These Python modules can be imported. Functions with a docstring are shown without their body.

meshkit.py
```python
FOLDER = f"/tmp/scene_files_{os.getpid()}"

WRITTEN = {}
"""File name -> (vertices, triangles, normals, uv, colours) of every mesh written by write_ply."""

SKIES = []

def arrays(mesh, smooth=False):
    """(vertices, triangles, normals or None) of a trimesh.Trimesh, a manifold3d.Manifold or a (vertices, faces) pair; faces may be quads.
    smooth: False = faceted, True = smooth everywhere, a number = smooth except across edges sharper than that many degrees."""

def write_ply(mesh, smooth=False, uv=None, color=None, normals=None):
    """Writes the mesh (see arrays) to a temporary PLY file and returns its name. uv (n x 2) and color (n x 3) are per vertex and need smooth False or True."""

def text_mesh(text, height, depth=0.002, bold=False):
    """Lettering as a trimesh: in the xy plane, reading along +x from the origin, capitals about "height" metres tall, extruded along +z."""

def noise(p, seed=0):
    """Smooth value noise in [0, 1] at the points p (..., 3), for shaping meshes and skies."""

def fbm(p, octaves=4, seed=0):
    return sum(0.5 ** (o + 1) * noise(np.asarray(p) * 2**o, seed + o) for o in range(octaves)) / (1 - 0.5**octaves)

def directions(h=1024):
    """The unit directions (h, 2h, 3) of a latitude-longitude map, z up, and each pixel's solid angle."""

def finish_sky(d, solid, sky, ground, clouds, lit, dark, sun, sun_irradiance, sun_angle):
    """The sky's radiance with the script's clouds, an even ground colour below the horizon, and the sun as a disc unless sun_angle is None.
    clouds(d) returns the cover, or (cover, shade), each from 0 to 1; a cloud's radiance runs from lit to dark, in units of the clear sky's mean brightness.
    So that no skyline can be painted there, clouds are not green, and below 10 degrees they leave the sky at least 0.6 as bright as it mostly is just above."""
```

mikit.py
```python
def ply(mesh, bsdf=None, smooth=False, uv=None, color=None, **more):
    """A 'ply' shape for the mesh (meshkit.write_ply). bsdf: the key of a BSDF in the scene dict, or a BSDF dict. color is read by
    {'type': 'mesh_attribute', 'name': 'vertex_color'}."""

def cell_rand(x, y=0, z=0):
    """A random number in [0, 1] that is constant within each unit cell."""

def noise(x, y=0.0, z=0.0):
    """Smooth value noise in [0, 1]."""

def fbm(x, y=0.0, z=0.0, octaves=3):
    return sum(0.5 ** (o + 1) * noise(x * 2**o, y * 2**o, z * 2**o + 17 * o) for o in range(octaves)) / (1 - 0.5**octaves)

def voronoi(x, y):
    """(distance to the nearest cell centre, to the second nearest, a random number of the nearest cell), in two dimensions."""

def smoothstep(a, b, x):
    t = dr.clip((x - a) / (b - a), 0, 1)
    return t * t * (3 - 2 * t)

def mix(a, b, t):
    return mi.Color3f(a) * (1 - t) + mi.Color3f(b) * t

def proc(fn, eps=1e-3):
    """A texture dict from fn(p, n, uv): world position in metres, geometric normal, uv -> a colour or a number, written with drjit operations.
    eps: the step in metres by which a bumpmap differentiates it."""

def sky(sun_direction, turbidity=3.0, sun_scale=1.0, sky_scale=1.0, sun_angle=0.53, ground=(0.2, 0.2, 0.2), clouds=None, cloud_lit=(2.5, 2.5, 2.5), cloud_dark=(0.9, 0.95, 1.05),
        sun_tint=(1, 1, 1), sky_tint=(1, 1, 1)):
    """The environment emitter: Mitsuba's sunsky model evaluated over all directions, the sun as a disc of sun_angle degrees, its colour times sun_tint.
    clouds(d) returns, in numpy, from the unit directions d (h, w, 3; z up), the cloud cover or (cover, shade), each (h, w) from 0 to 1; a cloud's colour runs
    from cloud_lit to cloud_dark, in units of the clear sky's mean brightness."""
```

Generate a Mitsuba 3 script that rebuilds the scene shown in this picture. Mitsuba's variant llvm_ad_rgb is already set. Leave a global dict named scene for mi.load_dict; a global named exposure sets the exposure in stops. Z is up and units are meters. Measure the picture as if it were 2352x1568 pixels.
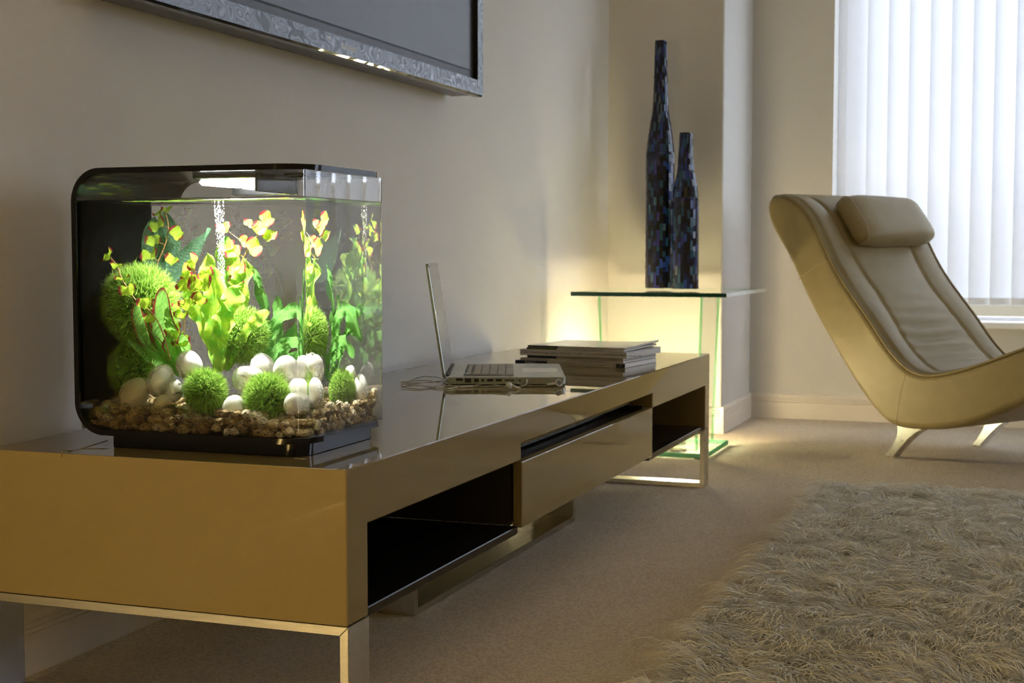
import math
import numpy as np
import trimesh
import manifold3d as m3
import drjit as dr
import mitsuba as mi
import mikit
import meshkit
from shapely.geometry import Polygon
from mikit import noise, fbm, voronoi, cell_rand, smoothstep, mix

T = mi.ScalarTransform4f
scene, labels = {}, {}

# ------------------------------------------------------------------ camera
CAM = np.array([0.0, 0.0, 0.64])
YAW, TILT = math.radians(19.984), math.radians(3.605)
FWD = np.array([-math.sin(YAW) * math.cos(TILT), math.cos(YAW) * math.cos(TILT), -math.sin(TILT)])
scene['camera'] = {
    'type': 'thinlens', 'fov': math.degrees(2 * math.atan(1176 / 3222.0)), 'fov_axis': 'x',
    'aperture_radius': 0.0018, 'focus_distance': 2.05, 'near_clip': 0.05, 'far_clip': 100.0,
    'to_world': T().look_at(origin=CAM.tolist(), target=(CAM + FWD).tolist(), up=[0, 0, 1]),
}
# ------------------------------------------------------------------ sky, lamps, exposure
exposure = 0.0
SKY_SCALE = 22.0
LED = (34.0, 35.0, 34.0)
LED_SPOT = (0.94, 0.95, 0.91)
UPLIGHT = (128.0, 103.0, 60.0)
FLOOR_LAMP = (46.0, 33.0, 12.8)
scene['sky'] = mikit.sky((0.3, 0.5, 0.8), turbidity=4.0, sun_scale=0.0, sky_scale=SKY_SCALE, sun_angle=None, ground=(0.22, 0.22, 0.2),
                         clouds=lambda d: (np.full(d.shape[:2], 1.0), 0.25 * meshkit.fbm(d * 3.0, 3, 5)),
                         cloud_lit=(2.2, 2.48, 2.95), cloud_dark=(1.45, 1.66, 2.05))


# ------------------------------------------------------------------ materials
def rgb(*c):
    return {'type': 'rgb', 'value': list(c)}


def mat(key, d):
    scene['material_' + key] = d
    return key


def ply(mesh, material, *a_, **kw):
    return mikit.ply(mesh, 'material_' + material, *a_, **kw)


def pr(key, color, rough=0.5, **kw):
    base = color if isinstance(color, dict) else rgb(*color)
    return mat(key, {'type': 'twosided', 'bsdf': {'type': 'principled', 'base_color': base, 'roughness': rough, **kw}})


def bumped(key, color, rough, fn, scale, eps=5e-4, **kw):
    base = color if isinstance(color, dict) else rgb(*color)
    return mat(key, {'type': 'twosided', 'bsdf': {'type': 'bumpmap', 'arbitrary': mikit.proc(fn, eps), 'scale': scale,
                                                  'bsdf': {'type': 'principled', 'base_color': base, 'roughness': rough, **kw}}})


mat('paint_wall', {'type': 'twosided', 'bsdf': {'type': 'diffuse', 'reflectance': rgb(0.605, 0.59, 0.555)}})
mat('paint_ceiling', {'type': 'twosided', 'bsdf': {'type': 'diffuse', 'reflectance': rgb(0.78, 0.77, 0.74)}})
pr('paint_trim', (0.66, 0.61, 0.54), 0.35, specular=0.4)
pr('paint_white', (0.85, 0.85, 0.85), 0.3, specular=0.4)
def gloss(key, color, ior=1.5, alpha=None):
    d = {'type': 'plastic' if alpha is None else 'roughplastic', 'diffuse_reflectance': rgb(*color), 'int_ior': ior}
    if alpha is not None:
        d['alpha'] = alpha
    return mat(key, {'type': 'twosided', 'bsdf': d})


carpet_h = lambda p, n, uv: fbm(p.x * 260, p.y * 260, 0.0, 3) + 0.4 * noise(p.x * 45, p.y * 45)
carpet_c = mikit.proc(lambda p, n, uv: mix((0.44, 0.375, 0.295), (0.61, 0.535, 0.435), smoothstep(0.25, 0.75, fbm(p.x * 300, p.y * 300, 3.0, 2)) * 0.75 + 0.25 * fbm(p.x * 9, p.y * 9, 1.0, 3)))
mat('carpet', {'type': 'twosided', 'bsdf': {'type': 'bumpmap', 'arbitrary': mikit.proc(carpet_h, 6e-4), 'scale': 0.0035,
                                            'bsdf': {'type': 'diffuse', 'reflectance': carpet_c}}})
gloss('lacquer', (0.215, 0.162, 0.074), 1.5)
pr('lacquer_black', (0.006, 0.006, 0.006), 0.15, specular=0.3)
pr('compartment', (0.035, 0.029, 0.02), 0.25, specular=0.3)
mat('brushed_steel', {'type': 'twosided', 'bsdf': {'type': 'roughconductor', 'alpha': 0.22, 'material': 'none', 'specular_reflectance': mikit.proc(
    lambda p, n, uv: mix((0.52, 0.50, 0.46), (0.68, 0.66, 0.61), fbm(p.x * 40, p.y * 40 + p.z * 900, p.z * 300, 2)))}})
mat('polished_steel', {'type': 'twosided', 'bsdf': {'type': 'roughconductor', 'alpha': 0.08, 'material': 'none', 'specular_reflectance': rgb(0.66, 0.63, 0.56)}})
mat('chrome', {'type': 'twosided', 'bsdf': {'type': 'roughconductor', 'alpha': 0.10, 'material': 'none', 'specular_reflectance': rgb(0.80, 0.78, 0.72)}})
pr('acrylic_black', (0.004, 0.004, 0.005), 0.10, specular=0.2)
pr('acrylic_inner', (0.0015, 0.0016, 0.0013), 0.6, specular=0.0)
mat('clear_acrylic', {'type': 'thindielectric', 'int_ior': 1.49, 'ext_ior': 1.0})
mat('solid_acrylic', {'type': 'dielectric', 'int_ior': 1.49, 'ext_ior': 1.0})
mat('water_side', {'type': 'dielectric', 'int_ior': 1.33, 'ext_ior': 1.0})
mat('water_top', {'type': 'thindielectric', 'int_ior': 1.33, 'ext_ior': 1.0})
pr('pebble', mikit.proc(lambda p, n, uv: mix((0.80, 0.775, 0.70), (0.62, 0.58, 0.49), smoothstep(0.5, 0.9, fbm(p.x * 30, p.y * 30, p.z * 30, 3)))), 0.45, specular=0.4)
speck = lambda p, n, uv: mix((0.82, 0.80, 0.73), (0.12, 0.11, 0.09), smoothstep(0.70, 0.76, fbm(p.x * 120, p.y * 120, p.z * 160, 3)))
pr('pebble_specked', mikit.proc(speck), 0.45, specular=0.4)
pr('pebble_tan', mikit.proc(lambda p, n, uv: mix((0.66, 0.53, 0.36), (0.56, 0.44, 0.29), fbm(p.x * 50, p.y * 50, p.z * 50, 3))), 0.5, specular=0.3)


def gravel_fn(light, dark, thr):
    return lambda p, n, uv: mix(light, dark, smoothstep(thr, thr + 0.12, fbm(p.x * 430, p.y * 430, p.z * 430, 3)))


bumped('gravel_tan', mikit.proc(gravel_fn((0.40, 0.29, 0.14), (0.06, 0.042, 0.022), 0.56)), 0.9, lambda p, n, uv: fbm(p.x * 400, p.y * 400, p.z * 400, 2), 0.0007, specular=0.08)
bumped('gravel_cream', mikit.proc(gravel_fn((0.56, 0.47, 0.31), (0.06, 0.05, 0.04), 0.56)), 0.9, lambda p, n, uv: fbm(p.x * 400, p.y * 400, p.z * 400, 2), 0.0007, specular=0.08)
bumped('gravel_brown', mikit.proc(gravel_fn((0.27, 0.185, 0.09), (0.04, 0.03, 0.02), 0.52)), 0.9, lambda p, n, uv: fbm(p.x * 400, p.y * 400, p.z * 400, 2), 0.0007, specular=0.08)


def leafmat(key, color, trans=0.9, rough=0.45):
    base = color if isinstance(color, dict) else rgb(*color)
    return mat(key, {'type': 'principledthin', 'base_color': base, 'roughness': rough, 'diff_trans': trans, 'eta': 1.35})


leafmat('moss_green', mikit.proc(lambda p, n, uv: mix((0.26, 0.48, 0.07), (0.52, 0.70, 0.16), uv.x)), 0.8)


def ruffle_col(p, n, uv):
    m = fbm(p.x * 70, p.y * 70, p.z * 70, 3)
    c = mix((0.20, 0.52, 0.07), (0.60, 0.78, 0.10), smoothstep(0.3, 0.72, m))
    return mix(c, (0.66, 0.82, 0.22), smoothstep(0.36, 0.5, dr.abs(uv.x - 0.5)) * 0.5 + 0.3 * smoothstep(0.05, 0.0, dr.abs(uv.x - 0.5)))


def penny_col(p, n, uv):
    e = dr.abs(uv.y - 0.5) + 0.10 * (noise(p.x * 160, p.y * 160, p.z * 160) - 0.5)
    vein = smoothstep(0.75, 1.0, dr.abs(dr.sin(dr.atan2(uv.x - 0.1, uv.y - 0.5) * 9)))
    c = mix((0.40, 0.64, 0.04), (0.60, 0.74, 0.09), vein * 0.6 + 0.4 * noise(p.x * 60, p.y * 60, p.z * 60))
    return mix(c, (0.22, 0.025, 0.03), smoothstep(0.33, 0.42, e))


def broad_col(p, n, uv):
    e = dr.maximum(dr.abs(uv.x - 0.5) * (1.35 + 0.75 * uv.y), (uv.y - 0.72) * 3.0) + 0.25 * (noise(p.x * 90, p.y * 90, p.z * 90) - 0.5)
    rib = smoothstep(0.6, 1.0, dr.abs(dr.sin(uv.y * 60 + dr.abs(uv.x - 0.5) * 14)))
    c = mix((0.20, 0.46, 0.09), (0.36, 0.60, 0.14), rib * 0.5 + 0.5 * smoothstep(0.04, 0.0, dr.abs(uv.x - 0.5)))
    return mix(c, (0.20, 0.03, 0.025), smoothstep(0.66, 0.84, e))


leafmat('leaf_ruffled', mikit.proc(ruffle_col), 1.0)
leafmat('leaf_green', mikit.proc(lambda p, n, uv: mix((0.12, 0.38, 0.08), (0.36, 0.66, 0.16), 0.5 * fbm(p.x * 60, p.y * 60, p.z * 60, 3) + 0.5 * smoothstep(0.10, 0.0, dr.abs(uv.x - 0.5)))), 1.0)
leafmat('leaf_penny', mikit.proc(penny_col), 0.8)
leafmat('leaf_broad', mikit.proc(broad_col), 0.8)
leafmat('leaf_dark', mikit.proc(lambda p, n, uv: mix((0.10, 0.22, 0.13), (0.18, 0.34, 0.20), smoothstep(0.5, 1.0, dr.abs(dr.sin(uv.y * 50 + dr.abs(uv.x - 0.5) * 22))))), 0.6)
pr('stem', (0.42, 0.22, 0.08), 0.5)
pr('bubble', (0.92, 0.93, 0.95), 0.15, specular=0.6)
mat('clear_tube', {'type': 'thindielectric', 'int_ior': 1.45, 'ext_ior': 1.33})
pr('aluminium', (0.40, 0.41, 0.38), 0.32, metallic=0.8)
pr('lid_aluminium', (0.40, 0.42, 0.39), 0.3, metallic=0.8)
gloss('screen_black', (0.010, 0.009, 0.008), 1.55)
pr('key_grey', (0.23, 0.205, 0.18), 0.35, specular=0.4)
pr('trackpad', (0.62, 0.60, 0.55), 0.25, metallic=0.6)
pr('cord_olive', (0.22, 0.18, 0.09), 0.5)
pr('port_dark', (0.01, 0.01, 0.01), 0.5)
pr('cable_white', (0.58, 0.55, 0.47), 0.4, specular=0.4)
pr('bud_white', (0.78, 0.78, 0.76), 0.2, specular=0.5)
pr('bud_mesh', (0.12, 0.12, 0.12), 0.5)
mat('glass_clear', {'type': 'thindielectric', 'int_ior': 1.5, 'ext_ior': 1.0, 'specular_transmittance': rgb(0.93, 0.985, 0.945)})
pr('glass_edge_dimmed', (0.012, 0.065, 0.038), 0.12, specular=0.7)  # green front edge, its dark reflection painted into the colour
mat('glass_tint', {'type': 'thindielectric', 'int_ior': 1.3, 'ext_ior': 1.0, 'specular_transmittance': rgb(0.56, 0.86, 0.66)})
mat('glass_edge_light', {'type': 'principledthin', 'base_color': rgb(0.22, 0.42, 0.31), 'roughness': 0.3, 'diff_trans': 1.0, 'eta': 1.4})
pr('glass_edge_window_sheen', (0.45, 0.50, 0.50), 0.15, specular=0.7)  # silver tone paints the window reflection on the right edge
mat('window_glass', {'type': 'thindielectric', 'int_ior': 1.5, 'ext_ior': 1.0})
pr('tile_ground', (0.012, 0.012, 0.014), 0.6)
for k, c, r in (('tile_black', (0.003, 0.0035, 0.007), 0.12), ('tile_navy', (0.005, 0.008, 0.04), 0.14), ('tile_blue', (0.015, 0.04, 0.20), 0.16), ('tile_teal', (0.012, 0.05, 0.09), 0.16),
                ('tile_steel', (0.045, 0.10, 0.16), 0.2), ('tile_pearl', (0.12, 0.16, 0.20), 0.2), ('tile_violet', (0.028, 0.026, 0.15), 0.15)):
    pr(k, c, r, specular=0.35, clearcoat=0.15)
pr('plastic_black', (0.008, 0.008, 0.009), 0.08, specular=0.7, clearcoat=0.8)
bumped('bezel_gloss', (0.010, 0.010, 0.012), 0.05, lambda p, n, uv: fbm(p.y * 16, p.z * 30, 0.0, 2), 0.0022, 1e-3, specular=0.45, clearcoat=0.2, clearcoat_gloss=0.99)
pr('matt_black', (0.004, 0.004, 0.004), 0.7, specular=0.05)
pr('plastic_dark', (0.03, 0.028, 0.024), 0.35)
pr('display_grey', (0.15, 0.15, 0.158), 0.30, specular=0.9)
gloss('display_glass', (0.010, 0.010, 0.012), 1.5)
pr('print_silver', (0.8, 0.8, 0.8), 0.4)
leather_c = mikit.proc(lambda p, n, uv: mix((0.205, 0.163, 0.079), (0.243, 0.194, 0.099), fbm(p.x * 25, p.y * 25, p.z * 25, 3)))
bumped('leather', leather_c, 0.42, lambda p, n, uv: fbm(p.x * 300, p.y * 300, p.z * 300, 2), 0.0006, specular=0.18)
pr('leather_seam', (0.30, 0.22, 0.13), 0.5)
pr('wool', mikit.proc(lambda p, n, uv: mix((0.60, 0.58, 0.51), (0.78, 0.76, 0.69), uv.x)), 0.8, specular=0.1)
pr('wool_back', (0.42, 0.37, 0.28), 0.9, specular=0.1)
mat('blind_fabric', {'type': 'principledthin', 'base_color': rgb(0.72, 0.73, 0.75), 'roughness': 0.7, 'diff_trans': 1.0, 'eta': 1.2})
pr('blind_plastic', (0.75, 0.75, 0.75), 0.4)
pr('paper', mikit.proc(lambda p, n, uv: mix((0.62, 0.60, 0.56), (0.40, 0.39, 0.38), smoothstep(0.45, 0.7, noise(p.z * 1400, p.x * 3, p.y * 3)))), 0.6)
for k, c in (('cover_white', (0.58, 0.56, 0.55)), ('cover_grey', (0.32, 0.31, 0.30)), ('cover_navy', (0.010, 0.014, 0.035)), ('cover_green', (0.05, 0.075, 0.012)), ('cover_dark', (0.03, 0.028, 0.022)), ('cover_beige', (0.46, 0.42, 0.36))):
    pr(k, c, 0.25, specular=0.5)
pr('cover_photo', mikit.proc(lambda p, n, uv: mix(mix((0.55, 0.50, 0.40), (0.30, 0.27, 0.20), smoothstep(0.45, 0.55, fbm(p.x * 14, p.y * 14, 2.0, 3))), (0.66, 0.66, 0.68), smoothstep(0.5, 0.6, fbm(p.x * 9, p.y * 9, 8.0, 2)))), 0.12, specular=0.6, clearcoat=0.7)
pr('ink', (0.02, 0.02, 0.025), 0.5)
pr('ink_grey', (0.16, 0.15, 0.15), 0.5)
pr('ink_white', (0.6, 0.62, 0.66), 0.5)
pr('concrete', (0.42, 0.37, 0.27), 0.8)
pr('lampshade', (0.75, 0.62, 0.42), 0.7)


# ------------------------------------------------------------------ helpers
def tag(key, label=None, cat=None, group=None, kind=None):
    d = {}
    if label:
        d['label'] = label
    if cat:
        d['category'] = cat
    if group:
        d['group'] = group
    if kind:
        d['kind'] = kind
    labels[key] = d
    return key


def numbered(k):
    if k not in scene and k not in labels and not any(x.startswith(k + '__') for x in (scene if k.count('__') == 0 else ())):
        return k
    i = 1
    while f'{k}_{i:03d}' in scene or f'{k}_{i:03d}' in labels:
        i += 1
    return f'{k}_{i:03d}'


COUNT = {}


def nkey(k):
    """the next free key of this kind (name, name_001, name_002 ...)"""
    i = COUNT.get(k, 0)
    COUNT[k] = i + 1
    return k if i == 0 else f'{k}_{i:03d}'


def obj(key, mesh, material, smooth=False, parent=None, uv=None, to_world=None, **more):
    k = nkey(f'{parent}__{key}' if parent else key)
    d = ply(mesh, material, smooth, uv=uv, **more)
    if to_world is not None:
        d['to_world'] = to_world
    scene[k] = d
    return k


def struct(name, mesh, material, smooth=False, **kw):
    k = obj(name, mesh, material, smooth, **kw)
    labels[k] = {'kind': 'structure'}
    return k


def cat(meshes):
    return trimesh.util.concatenate(list(meshes))


def tm(v, f):
    f = np.asarray(f)
    if f.shape[1] == 4:
        f = np.vstack([f[:, [0, 1, 2]], f[:, [0, 2, 3]]])
    return trimesh.Trimesh(np.asarray(v, float), f, process=False)


def box(x0, x1, y0, y1, z0, z1, b=0.0):
    if b <= 0:
        v = np.array([[x, y, z] for x in (x0, x1) for y in (y0, y1) for z in (z0, z1)], float)
        f = [[0, 1, 3], [0, 3, 2], [4, 6, 7], [4, 7, 5], [0, 4, 5], [0, 5, 1], [2, 3, 7], [2, 7, 6], [0, 2, 6], [0, 6, 4], [1, 5, 7], [1, 7, 3]]
        return tm(v, f)
    pts = []
    for x, sx in ((x0, 1), (x1, -1)):
        for y, sy in ((y0, 1), (y1, -1)):
            for z, sz in ((z0, 1), (z1, -1)):
                pts += [[x, y + sy * b, z + sz * b], [x + sx * b, y, z + sz * b], [x + sx * b, y + sy * b, z]]
    return trimesh.convex.convex_hull(np.array(pts))


def prism(poly, t0, t1, axis, b=0.0):
    """extrude a 2-D polygon (list of points) along an axis: 'x' uses (y,z), 'y' uses (x,z), 'z' uses (x,y); b bevels the rims"""
    pg = poly if isinstance(poly, Polygon) else Polygon(poly)
    pg = Polygon(pg.exterior).simplify(1e-6)
    outer = np.array(pg.exterior.coords)[:-1]
    if Polygon(outer).exterior.is_ccw is False:
        outer = outer[::-1]
    n = len(outer)
    d1 = outer - np.roll(outer, 1, 0)
    d2 = np.roll(outer, -1, 0) - outer
    d1 /= np.linalg.norm(d1, axis=1, keepdims=True)
    d2 /= np.linalg.norm(d2, axis=1, keepdims=True)
    n1, n2 = np.stack([-d1[:, 1], d1[:, 0]], 1), np.stack([-d2[:, 1], d2[:, 0]], 1)
    m = n1 + n2
    m /= np.maximum((m * n1).sum(1, keepdims=True), 0.2)
    inner = outer + m * b
    lo, hi = min(t0, t1), max(t0, t1)
    rings = [(inner, lo), (outer, lo + b), (outer, hi - b), (inner, hi)] if b > 0 else [(outer, lo), (outer, hi)]
    V = np.vstack([np.column_stack([r, np.full(n, t)]) for r, t in rings])
    F, idx = [], np.arange(n)
    for k in range(len(rings) - 1):
        a, c = k * n, (k + 1) * n
        j = (idx + 1) % n
        F += [np.stack([a + idx, a + j, c + j], 1), np.stack([a + idx, c + j, c + idx], 1)]
    vv, ff = trimesh.creation.triangulate_polygon(Polygon(rings[0][0]), engine='earcut')
    # match the triangulation to ring vertices
    from scipy.spatial import cKDTree
    mp = cKDTree(rings[0][0]).query(vv)[1]
    ff = mp[ff]
    tri = rings[0][0][ff]
    area = np.cross(tri[:, 1] - tri[:, 0], tri[:, 2] - tri[:, 0])
    ff = np.where(area[:, None] < 0, ff[:, ::-1], ff)
    F += [ff[:, ::-1], ff + (len(rings) - 1) * n]
    F = np.vstack(F)
    if axis == 'z':
        P = V
    elif axis == 'x':
        P = V[:, [2, 0, 1]]
    else:
        P, F = V[:, [0, 2, 1]], F[:, ::-1]
    return tm(P, F)


def rounded(pts, r, q=6):
    return Polygon(pts).buffer(-r, join_style=1).buffer(r, quad_segs=q)


def tube(points, radius, sides=8, closed=False, caps=True):
    p = np.asarray(points, float)
    n = len(p)
    t = np.roll(p, -1, 0) - np.roll(p, 1, 0) if closed else np.gradient(p, axis=0)
    t /= np.linalg.norm(t, axis=1, keepdims=True) + 1e-12
    a = np.zeros_like(p)
    ref = np.array([0, 0, 1.0]) if abs(t[0][2]) < 0.9 else np.array([1.0, 0, 0])
    u = np.cross(t[0], ref)
    for i in range(n):
        u = u - t[i] * (u @ t[i])
        u /= np.linalg.norm(u) + 1e-12
        a[i] = u
    b = np.cross(t, a)
    ang = np.arange(sides) * 2 * np.pi / sides
    r = np.broadcast_to(radius, (n,))
    v = p[:, None] + r[:, None, None] * (np.cos(ang)[None, :, None] * a[:, None] + np.sin(ang)[None, :, None] * b[:, None])
    i, j = np.meshgrid(np.arange(n if closed else n - 1), np.arange(sides), indexing='ij')
    i2 = (i + 1) % n
    q = np.stack([i * sides + j, i * sides + (j + 1) % sides, i2 * sides + (j + 1) % sides, i2 * sides + j], -1).reshape(-1, 4)
    v = v.reshape(-1, 3)
    f = np.vstack([q[:, [0, 1, 2]], q[:, [0, 2, 3]]])
    if caps and not closed:
        k = len(v)
        v = np.vstack([v, p[0], p[-1]])
        s = np.arange(sides)
        f = np.vstack([f, np.stack([s * 0 + k, (s + 1) % sides, s], 1), np.stack([s * 0 + k + 1, (n - 1) * sides + s, (n - 1) * sides + (s + 1) % sides], 1)])
    return tm(v, f)


def spline(pts, n=60, closed=False):
    from scipy.interpolate import CubicSpline
    p = np.asarray(pts, float)
    if closed:
        p = np.vstack([p, p[:1]])
    d = np.r_[0, np.cumsum(np.linalg.norm(np.diff(p, axis=0), axis=1))]
    cs = CubicSpline(d, p, bc_type='periodic' if closed else 'natural')
    return cs(np.linspace(0, d[-1], n + (1 if closed else 0)))[:n]


def lathe(profile, n=48, center=(0, 0)):
    pr_ = np.asarray(profile, float)
    a = np.arange(n) * 2 * np.pi / n
    v = np.stack([np.outer(pr_[:, 0], np.cos(a)) + center[0], np.outer(pr_[:, 0], np.sin(a)) + center[1], np.repeat(pr_[:, 1:2], n, 1)], -1).reshape(-1, 3)
    i, j = np.meshgrid(np.arange(len(pr_) - 1), np.arange(n), indexing='ij')
    q = np.stack([i * n + j, i * n + (j + 1) % n, (i + 1) * n + (j + 1) % n, (i + 1) * n + j], -1).reshape(-1, 4)
    return tm(v, q)


def grid_mesh(P):
    a, b = P.shape[:2]
    i, j = np.meshgrid(np.arange(a - 1), np.arange(b - 1), indexing='ij')
    q = np.stack([i * b + j, i * b + j + 1, (i + 1) * b + j + 1, (i + 1) * b + j], -1).reshape(-1, 4)
    return tm(P.reshape(-1, 3), q)


def lettering(text, height, origin, right, up, depth=0.0004, bold=False):
    m = meshkit.text_mesh(text, height, depth, bold)
    r, u = np.asarray(right, float), np.asarray(up, float)
    n = np.cross(r, u)
    return tm(np.asarray(origin) + m.vertices @ np.array([r, u, n]), m.faces)


# ------------------------------------------------------------------ the room
XL, YA, YF, XP = -1.415, 4.912, 5.46, -0.997       # left wall, alcove back wall, far wall, pier side
XR, YB, ZC = 3.1, -4.6, 2.45
struct('floor', box(XL - 0.2, XR + 0.2, YB - 0.2, YF + 0.25, -0.1, 0.0), 'carpet')
struct('ceiling', box(XL - 0.2, XR + 0.2, YB - 0.2, YF + 0.25, ZC, ZC + 0.1), 'paint_ceiling')
struct('wall_left', box(XL - 0.15, XL, YB - 0.15, YA + 0.1, 0, ZC), 'paint_wall')
struct('wall_alcove', box(XL - 0.15, XP, YA, YF + 0.25, 0, ZC, 0.004), 'paint_wall')
WX0, WX1, WZ0, WZ1 = -0.688, 1.55, 0.385, 2.25
struct('wall_far', cat([box(XP - 0.05, WX0, YF, YF + 0.25, 0, ZC), box(WX1, XR + 0.15, YF, YF + 0.25, 0, ZC),
                        box(WX0, WX1, YF, YF + 0.25, 0, WZ0 - 0.02), box(WX0, WX1, YF, YF + 0.25, WZ1, ZC)]), 'paint_wall')
RY0, RY1, RZ0, RZ1 = 3.7, 5.2, 0.55, 2.15
struct('wall_right', cat([box(XR, XR + 0.15, YB - 0.15, RY0, 0, ZC), box(XR, XR + 0.15, RY1, YF + 0.25, 0, ZC),
                          box(XR, XR + 0.15, RY0, RY1, 0, RZ0), box(XR, XR + 0.15, RY0, RY1, RZ1, ZC)]), 'paint_wall')
struct('wall_rear', box(XL - 0.15, XR + 0.15, YB - 0.15, YB, 0, ZC), 'paint_wall')
# baseboards with three reeds
BBP = [(0, 0), (0.012, 0), (0.012, 0.062), (0.0095, 0.0635), (0.012, 0.065), (0.012, 0.0705), (0.0095, 0.072), (0.012, 0.0735), (0.012, 0.079), (0.0095, 0.0805), (0.012, 0.082),
       (0.012, 0.088), (0.009, 0.094), (0, 0.096)]


def skirting(name, a, b, nrm):
    a, b, nrm = (np.array(v, float) for v in (a, b, nrm))
    P = np.array([[p + nrm * d + np.array([0, 0, z]) for p in (np.r_[a, 0], np.r_[b, 0])] for d, z in BBP])
    m = grid_mesh(P)
    m = cat([m, tm(P[:, 0], [[0, i, i + 1] for i in range(1, len(BBP) - 1)]), tm(P[:, 1], [[0, i, i + 1] for i in range(1, len(BBP) - 1)])])
    struct(name, m, 'paint_trim')


skirting('baseboard_left', (XL, YB), (XL, YA - 0.0), (1, 0, 0))
skirting('baseboard_alcove', (XL, YA), (XP + 0.012, YA), (0, -1, 0))
skirting('baseboard_pier', (XP, YA - 0.012), (XP, YF), (1, 0, 0))
skirting('baseboard_far', (XP, YF), (XR, YF), (0, -1, 0))
skirting('baseboard_right', (XR, YB), (XR, YF), (-1, 0, 0))
# window in the far wall
WY = YF + 0.17
fr = [box(WX0, WX0 + 0.05, WY - 0.03, WY + 0.03, WZ0, WZ1), box(WX1 - 0.05, WX1, WY - 0.03, WY + 0.03, WZ0, WZ1), box(WX0, WX1, WY - 0.03, WY + 0.03, WZ0, WZ0 + 0.014),
      box(WX0, WX1, WY - 0.03, WY + 0.03, WZ1 - 0.05, WZ1), box(0.40, 0.46, WY - 0.03, WY + 0.03, WZ0 + 0.014, WZ1 - 0.05)]
labels['window_1'] = {'kind': 'structure'}
obj('frame', cat(fr), 'paint_white', parent='window_1')
for x0, x1 in ((WX0 + 0.05, 0.40), (0.46, WX1 - 0.05)):
    obj('pane', tm([[x0, WY, WZ0 + 0.014], [x1, WY, WZ0 + 0.014], [x1, WY, WZ1 - 0.05], [x0, WY, WZ1 - 0.05]], [[0, 1, 2, 3]]), 'window_glass', parent='window_1')
scene['window_1__sill'] = ply(box(WX0 - 0.0, WX1, YF - 0.03, YF + 0.25, WZ0 - 0.022, WZ0, 0.003), 'paint_white')
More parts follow.
